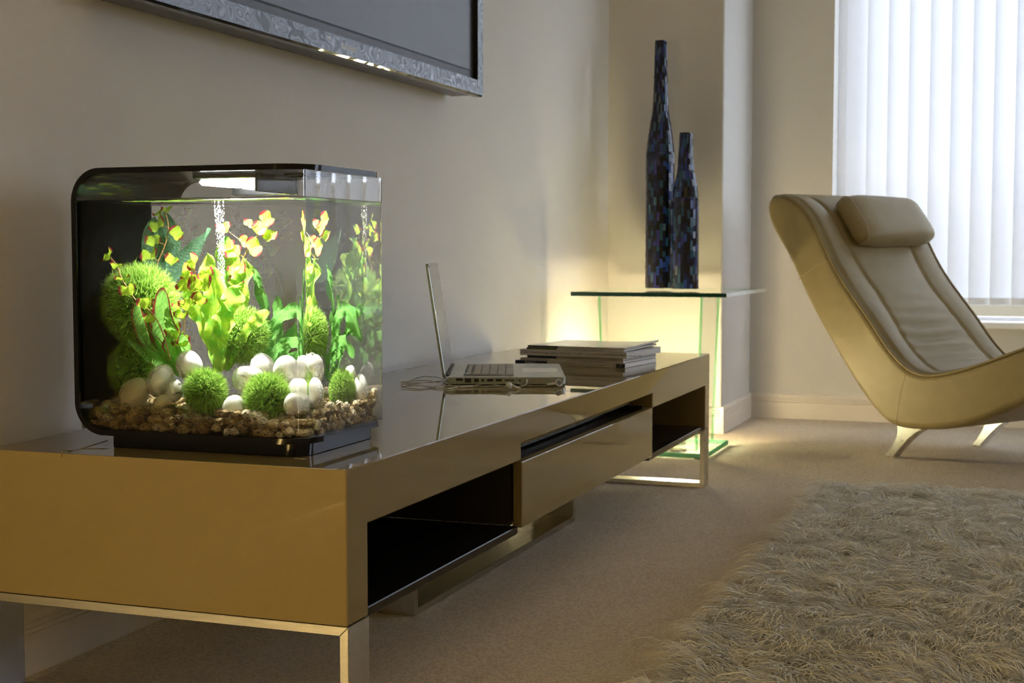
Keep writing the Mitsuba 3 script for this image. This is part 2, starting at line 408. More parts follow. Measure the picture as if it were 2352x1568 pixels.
# added, unseen right-wall window: brings daylight to left wall, pier and bench front
labels['added_window_2'] = {'kind': 'structure'}
obj('frame', cat([box(XR + 0.05, XR + 0.1, RY0, RY0 + 0.06, RZ0, RZ1), box(XR + 0.05, XR + 0.1, RY1 - 0.06, RY1, RZ0, RZ1), box(XR + 0.05, XR + 0.1, RY0, RY1, RZ0, RZ0 + 0.06),
                  box(XR + 0.05, XR + 0.1, RY0, RY1, RZ1 - 0.06, RZ1), box(XR + 0.05, XR + 0.1, 4.42, 4.48, RZ0, RZ1)]), 'paint_white', parent='added_window_2')
# parapet added outside the far window to dim the lower slats
struct('added_parapet', box(-2.2, 3.2, YF + 1.0, YF + 1.12, -0.3, 1.0, 0.01), 'concrete')
struct('balcony_floor', box(-2.2, 3.2, YF + 0.25, YF + 1.12, -0.3, -0.05), 'concrete')

# ------------------------------------------------------------------ vertical blind
VB = 'vertical_blind'
tag(VB, 'white vertical slat blind covering the tall window behind the leather lounge chair', 'blind')
SLAT_Y, PITCH = YF + 0.05, 0.0757
obj('head_rail', box(WX0 + 0.02, WX1 - 0.01, SLAT_Y - 0.02, SLAT_Y + 0.02, 2.19, 2.23, 0.003), 'blind_plastic', parent=VB)
ang = math.radians(-25)
sx = np.linspace(-0.0445, 0.0445, 7)
bow = 0.003 * (1 - (sx / 0.0445) ** 2)
px_, py_ = sx * math.cos(ang) - bow * math.sin(ang), -sx * math.sin(ang) - bow * math.cos(ang)
slat = grid_mesh(np.stack([np.stack([px_, py_, np.full(7, z)], -1) for z in np.linspace(0.452, 2.19, 12)], 0))
slat_d = ply(slat, 'blind_fabric', True)
pocket_d = ply(box(-0.043, 0.043, -0.0035, 0.0035, 0.446, 0.474, 0.002), 'blind_plastic')
xs = [WX0 + 0.040 + 0.0445 + i * PITCH for i in range(29)]
for i, x in enumerate(xs):
    if x > WX1 - 0.03:
        break
    k = nkey(VB + '__slat')
    scene[k] = {**slat_d, 'to_world': T().translate([x, SLAT_Y, 0])}
    kp = k + '__weight_pocket'
    scene[kp] = {**pocket_d, 'to_world': T().translate([x, SLAT_Y, 0]).rotate([0, 0, 1], 25)}
cp = [(x_, SLAT_Y - 0.012 * (i % 2), 0.45) for i, x_ in enumerate(np.linspace(WX0 + 0.04, WX1 - 0.05, 80))]
obj('bottom_chain', tube(cp, 0.0012, 5), 'blind_plastic', parent=VB)

# ------------------------------------------------------------------ the low media bench
B = 'tv_bench'
tag(B, 'long low glossy bronze lacquer bench along the left wall on steel sled legs', 'bench')
BX0, BX1, BY0, BY1, BH, BB = -1.376, -0.8055, 1.5962, 3.806, 0.364, 0.1605
prof = [(BY0, BB), (BY0, BH), (BY1, BH), (BY1, BB), (3.757, BB), (3.757, 0.279), (3.176, 0.279), (3.176, 0.313), (2.261, 0.313), (2.261, 0.284), (1.658, 0.284), (1.658, BB)]
pg = Polygon(prof).buffer(-0.002, join_style=2).buffer(0.002, quad_segs=4)
obj('carcass', prism(pg, BX0, BX1, 'x', 0.0016), 'lacquer', 35, parent=B)
obj('back_panel', box(BX0 + 0.012, BX0 + 0.03, 1.655, 3.76, 0.168, 0.29), 'compartment', parent=B)
obj('drawer', box(-0.822, -0.8045, 2.2635, 3.1715, 0.1655, 0.2805, 0.0016), 'lacquer', 35, parent=B)
obj('drawer_box', box(-1.33, -0.822, 2.275, 3.16, 0.172, 0.272, 0.001), 'compartment', parent=B)
obj('finger_recess', box(-0.875, -0.862, 2.262, 3.175, 0.2865, 0.3135), 'lacquer', parent=B)
obj('gap_liner', box(-1.33, -0.878, 2.262, 3.175, 0.276, 0.3135), 'lacquer_black', parent=B)
for y0, y1 in ((1.659, 2.262), (3.171, 3.7565)):
    obj('shelf', box(-1.345, -0.812, y0, y1, 0.1545, 0.1685, 0.0015), 'lacquer_black', 30, parent=B)
obj('partition', box(-1.33, -0.826, 2.2595, 2.272, 0.169, 0.284), 'compartment', parent=B)
obj('partition', box(-1.33, -0.826, 3.163, 3.1715, 0.169, 0.284), 'compartment', parent=B)


def flat_frame(y0, y1, x0, x1, z0, z1, t, parent):
    """four mitred flat bars (top rail, two legs, floor rail), each a part"""
    g = 0.0002
    bars = {'top_rail': [(x0 + g, z1), (x1 - g, z1), (x1 - t - g, z1 - t), (x0 + t + g, z1 - t)],
            'leg': [(x1, z1 - g), (x1, z0 + g), (x1 - t, z0 + t + g), (x1 - t, z1 - t - g)],
            'floor_rail': [(x0 + g, z0), (x1 - g, z0), (x1 - t - g, z0 + t), (x0 + t + g, z0 + t)]}
    bars['leg2'] = [(x0, z1 - g), (x0, z0 + g), (x0 + t, z0 + t + g), (x0 + t, z1 - t - g)]
    for nm, p in bars.items():
        obj('leg' if nm == 'leg2' else nm, prism(p, y0, y1, 'y', 0.0006), 'brushed_steel', 30, parent=parent)


flat_frame(1.5975, 1.659, BX0, BX1 + 0.0005, 0.0, BB - 0.0008, 0.0125, B)
flat_frame(3.748, 3.8045, BX0, BX1 + 0.0005, 0.0, BB - 0.0008, 0.0125, B)
# wide flat-bar support in the middle: a rectangle standing lengthwise under the bench
sp_ = [(2.235, 0.0), (3.178, 0.0), (3.178, 0.153), (3.164, 0.153), (3.164, 0.013), (2.249, 0.013), (2.249, 0.153), (2.235, 0.153)]
obj('centre_support', prism(sp_, -1.10, -0.995, 'x', 0.0008), 'polished_steel', 30, parent=B)
for y, nx in ((2.2345, -1), (3.163, -1)):
    s_ = trimesh.creation.icosphere(2, 0.007)
    s_.vertices[:, 1] *= 0.5
    s_.apply_translation([-1.035, y, 0.055])
    obj('screw', s_, 'polished_steel', True, parent=B)

# ------------------------------------------------------------------ aquarium
A = 'aquarium'
tag(A, 'rectangular aquarium with a black C-shaped frame on the near end of the bench', 'aquarium')
TX0, TX1, TY0, TY1 = -1.2705, -0.8985, 1.6635, 1.9285
TZ0, TZ1 = 0.3815, 0.7595
ZW = 0.7115                                                        # water level


def plan(x0, x1, y0, y1, r, n=10):
    """outline with the two room-side corners rounded"""
    a = np.linspace(-np.pi / 2, 0, n)
    p = [(x0, y0)] + [(x1 - r + r * math.cos(t), y0 + r + r * math.sin(t)) for t in a]
    p += [(x1 - r + r * math.cos(t), y1 - r + r * math.sin(t)) for t in a + np.pi / 2] + [(x0, y1)]
    return p


def manifold_of(mesh):
    return m3.Manifold(m3.Mesh(np.asarray(mesh.vertices, np.float32), np.asarray(mesh.faces, np.uint32)))


R, th = 0.047, 0.0078
a = np.linspace(0, np.pi / 2, 14)
outer_c = [(TX1 + 0.1, TZ1)] + [(TX0 + R - R * math.sin(t), TZ1 - R + R * math.cos(t)) for t in a] + [(TX0 + R - R * math.cos(t), TZ0 + R - R * math.sin(t)) for t in a] + [(TX1 + 0.1, TZ0)]
ri = R - th
inner_c = [(TX1 + 0.1, TZ1 - th)] + [(TX0 + R - ri * math.sin(t), TZ1 - R + ri * math.cos(t)) for t in a] + [(TX0 + R - ri * math.cos(t), TZ0 + R - ri * math.sin(t)) for t in a] + [(TX1 + 0.1, TZ0 + th)]
cshape = m3.CrossSection([outer_c + inner_c[::-1]], m3.FillRule.NonZero).extrude(0.6)
cm = cshape.to_mesh()
cv = cm.vert_properties[:, :3]
cmesh = tm(np.stack([cv[:, 0], 2.1 - cv[:, 2], cv[:, 1]], 1), cm.tri_verts)
pl_outer = prism(plan(TX0 - 0.02, TX1, TY0, TY1, 0.052, 14), 0.3, 0.9, 'z')
frame_m = manifold_of(cmesh) ^ manifold_of(pl_outer)
assert not frame_m.is_empty()
obj('frame', frame_m, 'acrylic_black', 35, parent=A)
liner = [(TX0 + th + 0.0006, z) for z in np.linspace(TZ0 + R, TZ1 - R, 4)]
obj('back_liner', box(TX0 + th, TX0 + th + 0.0012, TY0 + 0.004, TY1 - 0.004, TZ0 + R, TZ1 - R), 'acrylic_inner', parent=A)
obj('plinth', prism(plan(-1.212, -0.908, 1.672, 1.905, 0.03), BH, TZ0 + 0.001, 'z', 0.001), 'acrylic_black', 35, parent=A)
AX0, AX1, AY0, AY1 = TX0 + 0.006, -0.9035, 1.668, 1.924


def wall_sheet(pts, z0, z1, flip=False):
    P = np.array([[(x, y, z) for z in (z0, z1)] for x, y in pts])
    m = grid_mesh(P)
    if flip:
        m.invert()
    return m


def cshift(pts, z):
    """clip the sheet against the rounded C: near the back the sheet starts where the frame's inner curve is"""
    return pts


wp = plan(AX0 + 0.001, AX1, AY0, AY1, 0.012, 16)
wq = plan(AX0 + 0.001, AX1 - 0.005, AY0 + 0.005, AY1 - 0.005, 0.007, 16)
near_x = [AX0 + 0.001] + []
zc0, zc1 = ZW + 0.0046, TZ1 - th + 0.0004
shell = cat([wall_sheet(wp, zc0, zc1, True), wall_sheet(wq, zc0, zc1), grid_mesh(np.array([[(*p_, zc0) for p_ in wp], [(*p_, zc0) for p_ in wq]]))])
obj('clear_wall', shell, 'solid_acrylic', 50, parent=A)
# light unit under the lid
obj('light_housing', prism(rounded([(-1.120, 1.735), (-1.010, 1.735), (-1.010, 1.850), (-1.120, 1.850)], 0.012), 0.7455, TZ1 - th + 0.0005, 'z', 0.001), 'plastic_black', 40, parent=A)
lens = prism(rounded([(-1.114, 1.741), (-1.018, 1.741), (-1.018, 1.842), (-1.114, 1.842)], 0.014), 0.7365, 0.7458, 'z', 0.004)
scene[A + '__light_diffuser'] = ply(lens, 'paint_white', False, emitter={'type': 'area', 'radiance': rgb(*LED)})
obj('added_light_shield', box(-1.0150, -1.0120, 1.737, 1.850, 0.7265, 0.752, 0.0008), 'plastic_black', parent=A)  # two added flanges, block the lamp's mirror images in the clear walls
obj('added_light_shield', box(-1.118, -1.0120, 1.847, 1.850, 0.7265, 0.752, 0.0008), 'plastic_black', parent=A)
for x in (-1.088, -1.046):                                         # the two lensed LEDs below the diffuser
    scene[nkey('led_spot')] = {'type': 'spot', 'intensity': rgb(*LED_SPOT), 'cutoff_angle': 74.0, 'beam_width': 28.0, 'to_world': T().look_at(origin=[x, 1.785, 0.7355], target=[x, 1.775, 0.4], up=[0, 1, 0])}
ring = lathe([(0.026, 0.7500), (0.030, 0.7490), (0.034, 0.7500), (0.034, 0.7520), (0.026, 0.7520), (0.026, 0.7500)], 40, (-0.965, 1.80))
obj('feeding_hatch_rim', ring, 'acrylic_black', 40, parent=A)

WATER_MEDIUM = {'type': 'homogeneous', 'albedo': rgb(0.97, 0.99, 0.97), 'sigma_t': rgb(0.12, 0.12, 0.12), 'phase': {'type': 'isotropic'}}
# water: one body; sides refract, the top is a film
tag('aquarium_water', 'clear water filling the tank to just under its lid', 'water', kind='stuff')
wi = plan(AX0 + 0.0012, AX1 - 0.0012, AY0 + 0.0012, AY1 - 0.0012, 0.011, 18)
obj('body', wall_sheet(wi, TZ0 + th, ZW + 0.0045, True), 'water_side', 50, parent='aquarium_water', interior=WATER_MEDIUM)


def water_top():
    o = np.array(wi)
    c = np.array([-1.08, 1.796])
    rows = []
    for s, z in ((1.0, 0.0045), (0.996, 0.0022), (0.988, 0.0007), (0.97, 0.0), (0.9, 0), (0.75, 0), (0.5, 0), (0.25, 0), (0.02, 0)):
        q = c + (o - c) * np.array([s, s])
        q[:, 0] = np.where(o[:, 0] < AX0 + 0.01, o[:, 0], q[:, 0]) if s > 0.9 else q[:, 0]
        zz = ZW + z + (0.0011 * (meshkit.noise(np.column_stack([q * 45, q[:, :1] * 0]), 4) - 0.5) if s < 0.98 else 0)
        rows.append(np.column_stack([q, np.broadcast_to(zz, len(q))]))
    return np.array(rows)


wt = water_top()
obj('meniscus', grid_mesh(wt[:4]), 'water_side', True, parent='aquarium_water', interior=WATER_MEDIUM)
obj('surface', grid_mesh(wt[3:]), 'water_top', True, parent='aquarium_water', interior=WATER_MEDIUM)

# gravel
rng = np.random.default_rng(11)


def stone_mesh(seed, sub=2):
    m = trimesh.creation.icosphere(sub, 1.0)
    v = m.vertices
    d = 0.72 + 0.60 * meshkit.fbm(v * 1.3 + seed * 7.1, 2, seed) + 0.22 * (meshkit.noise(v * 2.6 + seed, seed + 3) - 0.5) + 0.12 * (meshkit.noise(v * 6.5 + seed, seed + 9) - 0.5)
    v = v * d[:, None] * np.array([1.0, 0.85 + 0.05 * (seed % 4), 0.8])
    return tm(v / np.abs(v).max(), m.faces)


GM = ['gravel_tan', 'gravel_cream', 'gravel_brown']
variants = [(ply(stone_mesh(i, 3), GM[i % 3], True), stone_mesh(i)) for i in range(9)]
pts = []


def gtop(x, y):
    return 0.412 + 0.006 * math.sin(x * 37 + 1) * math.cos(y * 41) + 0.012 * max(0, (x + 1.0) / 0.1) * max(0, (y - 1.72) / 0.2) + 0.004


for row, off in ((0, 0.0095), (1, 0.026)):
    for zi in range(5):
        for x in np.arange(TX0 + 0.026 + 0.008 * (zi % 2), -0.925, 0.0165):
            r = rng.uniform(0.0070, 0.0128)
            z = TZ0 + th + 0.006 + zi * 0.0115 + rng.uniform(-0.003, 0.003)
            y = AY0 + off + rng.uniform(-0.002, 0.004)
            if z < gtop(x, y) + 0.003:
                pts.append((x + rng.uniform(-0.004, 0.004), max(y, AY0 + 0.0025 + r), z, r))
for zi in range(5):
    for y in np.arange(1.700 + 0.007 * (zi % 2), 1.906, 0.0155):
        r = rng.uniform(0.0068, 0.0120)
        z = TZ0 + th + 0.006 + zi * 0.0115 + rng.uniform(-0.003, 0.003)
        x = AX1 - 0.003 - r - rng.uniform(0, 0.004)
        if y < 1.72:
            x -= 0.012
        if z < gtop(x, y) + 0.004:
            pts.append((x, y + rng.uniform(-0.004, 0.004), z, r))
for x in np.arange(TX0 + 0.022, -0.920, 0.0148):
    for y in np.arange(1.708, 1.918, 0.0148):
        r = rng.uniform(0.0065, 0.0105)
        pts.append((x + rng.uniform(-0.005, 0.005), min(y + rng.uniform(-0.005, 0.005), AY1 - 0.003 - r), gtop(x, y) + rng.uniform(-0.004, 0.003), r))
pts = np.array(pts)
near_d = np.minimum(pts[:, 1] - AY0, (AX1 - pts[:, 0]) * 0.8) - 0.25 * (pts[:, 2] - 0.4)
order = np.argsort(near_d)
rest = []
for n_, i in enumerate(order):
    x, y, z, r = pts[i]
    vi = int(rng.integers(9))
    tw = T().translate([x, y, z]).rotate([0, 0, 1], float(rng.uniform(0, 360))).rotate([1, 0, 0], float(rng.uniform(-40, 40))).scale(float(r))
    if n_ < 300:
        k = nkey('gravel_stone')
        scene[k] = {**variants[vi][0], 'to_world': tw}
        hue = ('tan', 'cream', 'dark brown')[vi % 3]
        tag(k, f'{hue} pitted gravel stone in the bed along the bottom of the aquarium', 'stone', f'{hue} gravel stones in the aquarium')
    else:
        m = variants[vi][1].copy()
        m.apply_transform(np.array(tw.matrix, float))
        rest.append(m)
tag('gravel_bed', 'tan gravel bed filling the bottom of the aquarium behind the front stones', 'gravel', kind='stuff')
scene['gravel_bed'] = ply(cat(rest + [box(TX0 + 0.03, -0.945, 1.712, 1.905, TZ0 + th, 0.404)]), 'gravel_tan', True)


# pebbles
def egg(rx, rz, asym, seed, lump=0.04, sub=4):
    m = trimesh.creation.icosphere(sub, 1.0)
    v = m.vertices.copy()
    k = 1 + asym * v[:, 2]
    v = v * (1 + lump * (meshkit.fbm(v * 1.1 + seed * 3.7, 2, seed) - 0.5) * 2)[:, None]
    return tm(np.stack([v[:, 0] * rx / k ** 0.5 * 1.0, v[:, 1] * rx * 0.92 / k ** 0.5, v[:, 2] * rz], 1), m.faces)


def pebble(c, rx, rz, tilt, label, material='pebble', asym=0.16, seed=1, lump=0.05):
    k = nkey('pebble')
    m = egg(rx, rz, asym, seed, lump)
    scene[k] = {**ply(m, material, True), 'to_world': T().translate(list(c)).rotate([0, 1, 0], tilt)}
    tag(k, label, 'pebble', 'pale pebbles in the aquarium')


pebble((-1.192, 1.704, 0.4365), 0.0225, 0.0290, 38, 'large tan egg-shaped pebble, leftmost in the aquarium', 'pebble_tan', seed=2)
pebble((-1.152, 1.717, 0.459), 0.0205, 0.0260, 35, 'cream egg-shaped pebble leaning against the top white pebble from its left', 'pebble', seed=3)
pebble((-1.107, 1.722, 0.482), 0.0205, 0.0215, -25, 'bright white pebble on top of the left pebble heap, tallest in the aquarium', 'pebble', seed=4)
pebble((-1.119, 1.695, 0.4465), 0.0125, 0.0165, 20, 'small white speckle-tipped pebble beside the left front moss ball', 'pebble_specked', seed=5)
pebble((-1.138, 1.688, 0.4295), 0.0105, 0.0145, 60, 'small tan pebble lying on the gravel under the cream pebble', 'pebble_tan', seed=6)
pebble((-1.020, 1.742, 0.464), 0.0185, 0.0265, 82, 'angular white pebble with dark flecks between the two front moss balls', 'pebble_specked', seed=7, asym=0.1, lump=0.16)
pebble((-1.018, 1.792, 0.477), 0.019, 0.021, -20, 'white pebble half hidden behind the angular flecked pebble', 'pebble', seed=8)
pebble((-0.966, 1.757, 0.4765), 0.0195, 0.0215, 10, 'round white pebble standing above the right front moss ball', 'pebble', seed=9, asym=0.08)
pebble((-1.023, 1.693, 0.4245), 0.0175, 0.0205, 15, 'cream pebble resting on gravel between the left and right front moss balls', 'pebble', seed=10)
pebble((-0.9345, 1.697, 0.434), 0.0115, 0.0155, 8, 'small white pebble at the front glass corner', 'pebble_specked', seed=11)
pebble((-0.932, 1.728, 0.447), 0.0175, 0.0225, -28, 'grey-beige egg-shaped pebble leaning left behind the front glass corner', 'pebble', seed=12)
pebble((-0.938, 1.872, 0.438), 0.019, 0.024, -15, 'white pebble beside the small right moss ball', 'pebble', seed=13)
pebble((-1.005, 1.893, 0.452), 0.017, 0.024, 50, 'white pebble at the far right end of the tank', 'pebble_specked', seed=14)


# moss balls
def moss(c, r, n, label, material, blen=0.30, seed=1, squash=(1, 1, 1)):
    k = nkey('moss_ball')
    tag(k, label, 'moss ball', 'moss balls in the aquarium')
    g = np.random.default_rng(seed)
    core = trimesh.creation.icosphere(3, r * (1 - blen * 0.9))
    core.vertices *= np.array(squash)
    core.apply_translation(c)
    scene[k + '__core'] = ply(core, 'moss_core', True)
    i = np.arange(n) + 0.5
    ph, z = i * 2.399963, 1 - 2 * i / n
    d = np.stack([np.sqrt(1 - z * z) * np.cos(ph), np.sqrt(1 - z * z) * np.sin(ph), z], 1)
    d = d + g.normal(0, 0.10, d.shape)
    d /= np.linalg.norm(d, axis=1, keepdims=True)
    lean = g.normal(0, 0.42, d.shape)
    lean -= d * (lean * d).sum(1, keepdims=True)
    L = r * blen * g.uniform(0.75, 1.35, (n, 1))
    base = d * r * (1 - blen)
    side = np.cross(d, g.normal(0, 1, d.shape))
    side /= np.linalg.norm(side, axis=1, keepdims=True)
    w = g.uniform(0.0006, 0.0011, (n, 1))
    mid = base + d * L * 0.55 + lean * L * 0.25
    tip = base + d * L + lean * L * 0.9
    V = np.stack([base - side * w * 0.8, base + side * w * 0.8, mid - side * w, mid + side * w, tip], 1) * np.array(squash) + np.array(c)
    F = np.array([[0, 1, 3], [0, 3, 2], [2, 3, 4]])
    f = (np.arange(n) * 5)[:, None, None] + F[None]
    u = np.repeat(g.uniform(0, 1, n), 5)
    scene[k + '__blades'] = ply(tm(V.reshape(-1, 3), f.reshape(-1, 3)), material, False, uv=np.stack([u, u], 1))
    labels[k + '__blades'] = {'kind': 'stuff'}


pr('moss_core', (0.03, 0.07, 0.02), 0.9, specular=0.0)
moss((-1.199, 1.750, 0.566), 0.060, 5600, 'largest moss ball, upper left in front of the black back panel', 'moss_green', 0.34, 1)
moss((-1.226, 1.772, 0.470), 0.040, 4200, 'shaded moss ball low on the left, under the largest moss ball', 'moss_green', 0.34, 2)
moss((-1.066, 1.828, 0.521), 0.042, 4600, 'big moss ball in the middle, above the white pebbles', 'moss_green', 0.36, 3)
moss((-1.073, 1.704, 0.4465), 0.0325, 4200, 'small moss ball at the front, left of the pair', 'moss_green', 0.42, 4)
moss((-0.978, 1.712, 0.4400), 0.0345, 4400, 'small moss ball at the front, right of the pair', 'moss_green', 0.42, 5)
moss((-0.966, 1.838, 0.440), 0.031, 3600, 'moss ball near the right end, seen through the curved front wall', 'moss_green', 0.40, 6)


# plants
def leaf(base, tip, width, bow=(0, 0, 0), wave=0.0, freq=2.5, face=(0.3, -1, 0.4), kind='strap', cup=0.0, nu=9, nv=22, ph=0.0):
    b, t = np.array(base, float), np.array(tip, float)
    v = np.linspace(0, 1, nv)
    ctrl = (b + t) / 2 + np.array(bow)
    c = (1 - v)[:, None] ** 2 * b + 2 * (v * (1 - v))[:, None] * ctrl + (v ** 2)[:, None] * t
    tan = np.gradient(c, axis=0)
    tan /= np.linalg.norm(tan, axis=1, keepdims=True)
    s = np.cross(tan, np.array(face, float))
    s /= np.linalg.norm(s, axis=1, keepdims=True)
    n = np.cross(s, tan)
    if kind == 'strap':
        wv = np.clip(0.30 + 1.3 * v, 0, 1) * np.clip((1 - v) * 7, 0, 1) ** 0.5 * (0.85 + 0.15 * np.sin(v * 2 * np.pi * freq * 1.0 + ph))
    elif kind == 'oval':
        wv = np.clip(np.sin(np.pi * np.clip(v * 0.96 + 0.035, 0, 1)), 0, 1) ** 0.55
    elif kind == 'spear':
        wv = np.sin(np.pi * np.clip(v ** 0.6, 0, 1)) ** 0.8 * (1 - v ** 3 * 0.6)
    else:
        wv = np.clip(np.sin(np.pi * np.clip(v * 0.94 + 0.03, 0, 1)), 0, 1) ** 0.45 * (0.72 + 0.28 * np.abs(np.cos(np.pi * v)))
    u = np.linspace(-1, 1, nu)
    U, Vv = np.meshgrid(u, v)
    W = wv[:, None] * width * 0.5
    edge = U * np.abs(U)
    off = wave * width * np.where(U > 0, np.sin(2 * np.pi * freq * Vv + ph), np.sin(2 * np.pi * freq * Vv * 1.13 + ph + 2.1)) * np.abs(edge) + cup * width * U ** 2
    if kind == 'penny':
        off = off + 0.30 * width * np.abs(Vv - 0.5) * 2
    Wj = W * (1 + 0.16 * wave * 3 * np.sin(2 * np.pi * freq * 1.4 * Vv + ph * 1.7 + U))
    P = c[:, None] + s[:, None] * (U * Wj)[..., None] + n[:, None] * off[..., None]
    m = grid_mesh(P)
    return m, np.stack([(U.ravel() + 1) / 2, Vv.ravel()], 1)


def add_leaf(parent, material, *a_, **kw):
    m, uv = leaf(*a_, **kw)
    return obj('leaf', m, material, True, parent=parent, uv=uv)


W1 = tag('ruffled_plant', 'bright yellow-green plant with ruffled strap leaves in the middle of the aquarium', 'water plant')
for i, (b, t, w, bow, wv_) in enumerate([
        ((-1.098, 1.835, 0.470), (-1.128, 1.845, 0.640), 0.036, (-0.012, 0, 0.01), 0.40), ((-1.098, 1.845, 0.470), (-1.098, 1.85, 0.664), 0.040, (0.006, 0, 0), 0.36),
        ((-1.091, 1.840, 0.470), (-1.066, 1.845, 0.632), 0.034, (0.004, 0, 0.02), 0.40), ((-1.098, 1.81, 0.470), (-1.145, 1.800, 0.598), 0.030, (-0.004, 0, 0.025), 0.42),
        ((-1.082, 1.775, 0.470), (-1.040, 1.755, 0.592), 0.038, (-0.014, 0, 0.02), 0.36), ((-1.078, 1.800, 0.470), (-1.000, 1.782, 0.556), 0.022, (-0.004, 0, 0.034), 0.3),
        ((-1.084, 1.775, 0.470), (-1.082, 1.762, 0.620), 0.042, (-0.006, 0, 0), 0.36), ((-1.076, 1.768, 0.470), (-1.056, 1.748, 0.572), 0.030, (-0.008, 0, 0.012), 0.42)]):
    add_leaf(W1, 'leaf_ruffled', b, t, w, bow, wv_, 2.2 + 0.25 * (i % 4), (0.25 - 0.1 * (i % 3), -1, 0.25), ph=i * 1.3, nv=30, nu=11)
W3 = tag('arching_fern', 'green fern with arching wavy leaves at the back right of the aquarium', 'water plant')
for i, (b, t, w, bow, wv_) in enumerate([
        ((-1.062, 1.878, 0.47), (-0.938, 1.872, 0.515), 0.026, (-0.012, 0, 0.125), 0.26), ((-1.055, 1.885, 0.45), (-1.073, 1.888, 0.622), 0.017, (0.03, 0, 0), 0.5),
        ((-1.056, 1.862, 0.45), (-0.945, 1.856, 0.485), 0.020, (-0.01, 0, 0.085), 0.26), ((-1.05, 1.885, 0.45), (-1.028, 1.885, 0.578), 0.022, (0.012, 0, 0), 0.35),
        ((-1.047, 1.87, 0.45), (-1.075, 1.86, 0.560), 0.02, (-0.01, 0, 0.01), 0.35),
        ((-1.03, 1.85, 0.45), (-0.960, 1.83, 0.492), 0.018, (0, 0, 0.03), 0.3), ((-1.03, 1.88, 0.45), (-0.938, 1.885, 0.56), 0.022, (-0.03, 0, 0.04), 0.35),
        ((-1.05, 1.89, 0.45), (-0.962, 1.893, 0.508), 0.020, (0.0, 0, 0.09), 0.26)]):
    add_leaf(W3, 'leaf_green', b, t, w, bow, wv_, 3.0, (0.2, -1, 0.3), ph=i * 0.9, nv=30)
BR = tag('red_rimmed_plant', 'plant with broad green leaves rimmed in dark red behind the left white pebbles', 'water plant')
for i, (b, t, w, bow, kind) in enumerate([
        ((-1.148, 1.785, 0.470), (-1.134, 1.694, 0.592), 0.043, (-0.004, -0.040, -0.01), 'oval'), ((-1.142, 1.785, 0.468), (-1.174, 1.686, 0.575), 0.022, (-0.024, -0.045, -0.018), 'strap'),
        ((-1.152, 1.785, 0.468), (-1.198, 1.692, 0.521), 0.020, (-0.015, -0.03, 0.008), 'spear'), ((-1.142, 1.780, 0.472), (-1.129, 1.700, 0.528), 0.030, (0, -0.02, 0), 'oval'),
        ((-1.132, 1.780, 0.472), (-1.107, 1.705, 0.531), 0.026, (0.004, -0.02, 0), 'oval'), ((-1.150, 1.785, 0.468), (-1.157, 1.694, 0.540), 0.022, (-0.012, -0.03, 0.01), 'spear')]):
    add_leaf(BR, 'leaf_broad', b, t, w, bow, 0.12, 1.6, (0.2, -1, 0.25), kind, cup=0.16, ph=i)
DK = tag('dark_broadleaf_plant', 'dark green broadleaf plant near the black back panel, one leaf pointing right', 'water plant')
for i, (b, t, w, bow, kind) in enumerate([((-1.222, 1.885, 0.600), (-1.128, 1.862, 0.676), 0.058, (0.012, 0, -0.012), 'spear'), ((-1.232, 1.89, 0.595), (-1.236, 1.888, 0.694), 0.042, (-0.01, 0, 0), 'oval'),
                                          ((-1.226, 1.895, 0.600), (-1.222, 1.892, 0.702), 0.046, (0.012, 0, 0), 'oval')]):
    add_leaf(DK, 'leaf_dark', b, t, w, bow, 0.05, 1.2, (0.1, -1, 0.3) if i else (-0.3, -1, 0.7), kind, cup=0.1)
obj('stem', tube(spline([(-1.215, 1.87, 0.44), (-1.222, 1.885, 0.53), (-1.225, 1.888, 0.605)], 14), 0.0016, 6), 'stem', True, parent=DK)


def vine(label, stem, leaves, seed):
    k = nkey('trailing_vine')
    tag(k, label, 'water plant', 'red-tipped vines in the aquarium')
    g = np.random.default_rng(seed)
    sp = spline(stem, 40)
    obj('stem', tube(sp, 0.0011, 6), 'stem', True, parent=k)
    for (x, y, z, s, roll, pitch) in leaves:
        c = np.array([x, y, z])
        d = np.array([math.cos(roll), 0.25 * math.sin(roll * 3), math.sin(roll)])
        d /= np.linalg.norm(d)
        f = np.array([0.3 * math.sin(pitch), -math.cos(pitch), 0.25 + math.sin(pitch)])
        m, uv = leaf(c - d * s / 2, c + d * s / 2, s * g.uniform(0.68, 0.85), (0, 0, 0), 0.12, 1.5, f, 'penny', cup=0.05, nu=9, nv=17, ph=float(g.uniform(0, 6)))
        near_ = sp[np.argmin(np.linalg.norm(sp - c, axis=1))]
        lk = obj('leaf', m, 'leaf_penny', True, parent=k, uv=uv)
        st = tube(np.linspace(near_, c - np.array([0, -0.0008, 0.0]), 5), 0.0006, 5)
        scene[lk + '__stalk'] = ply(st, 'stem', True)


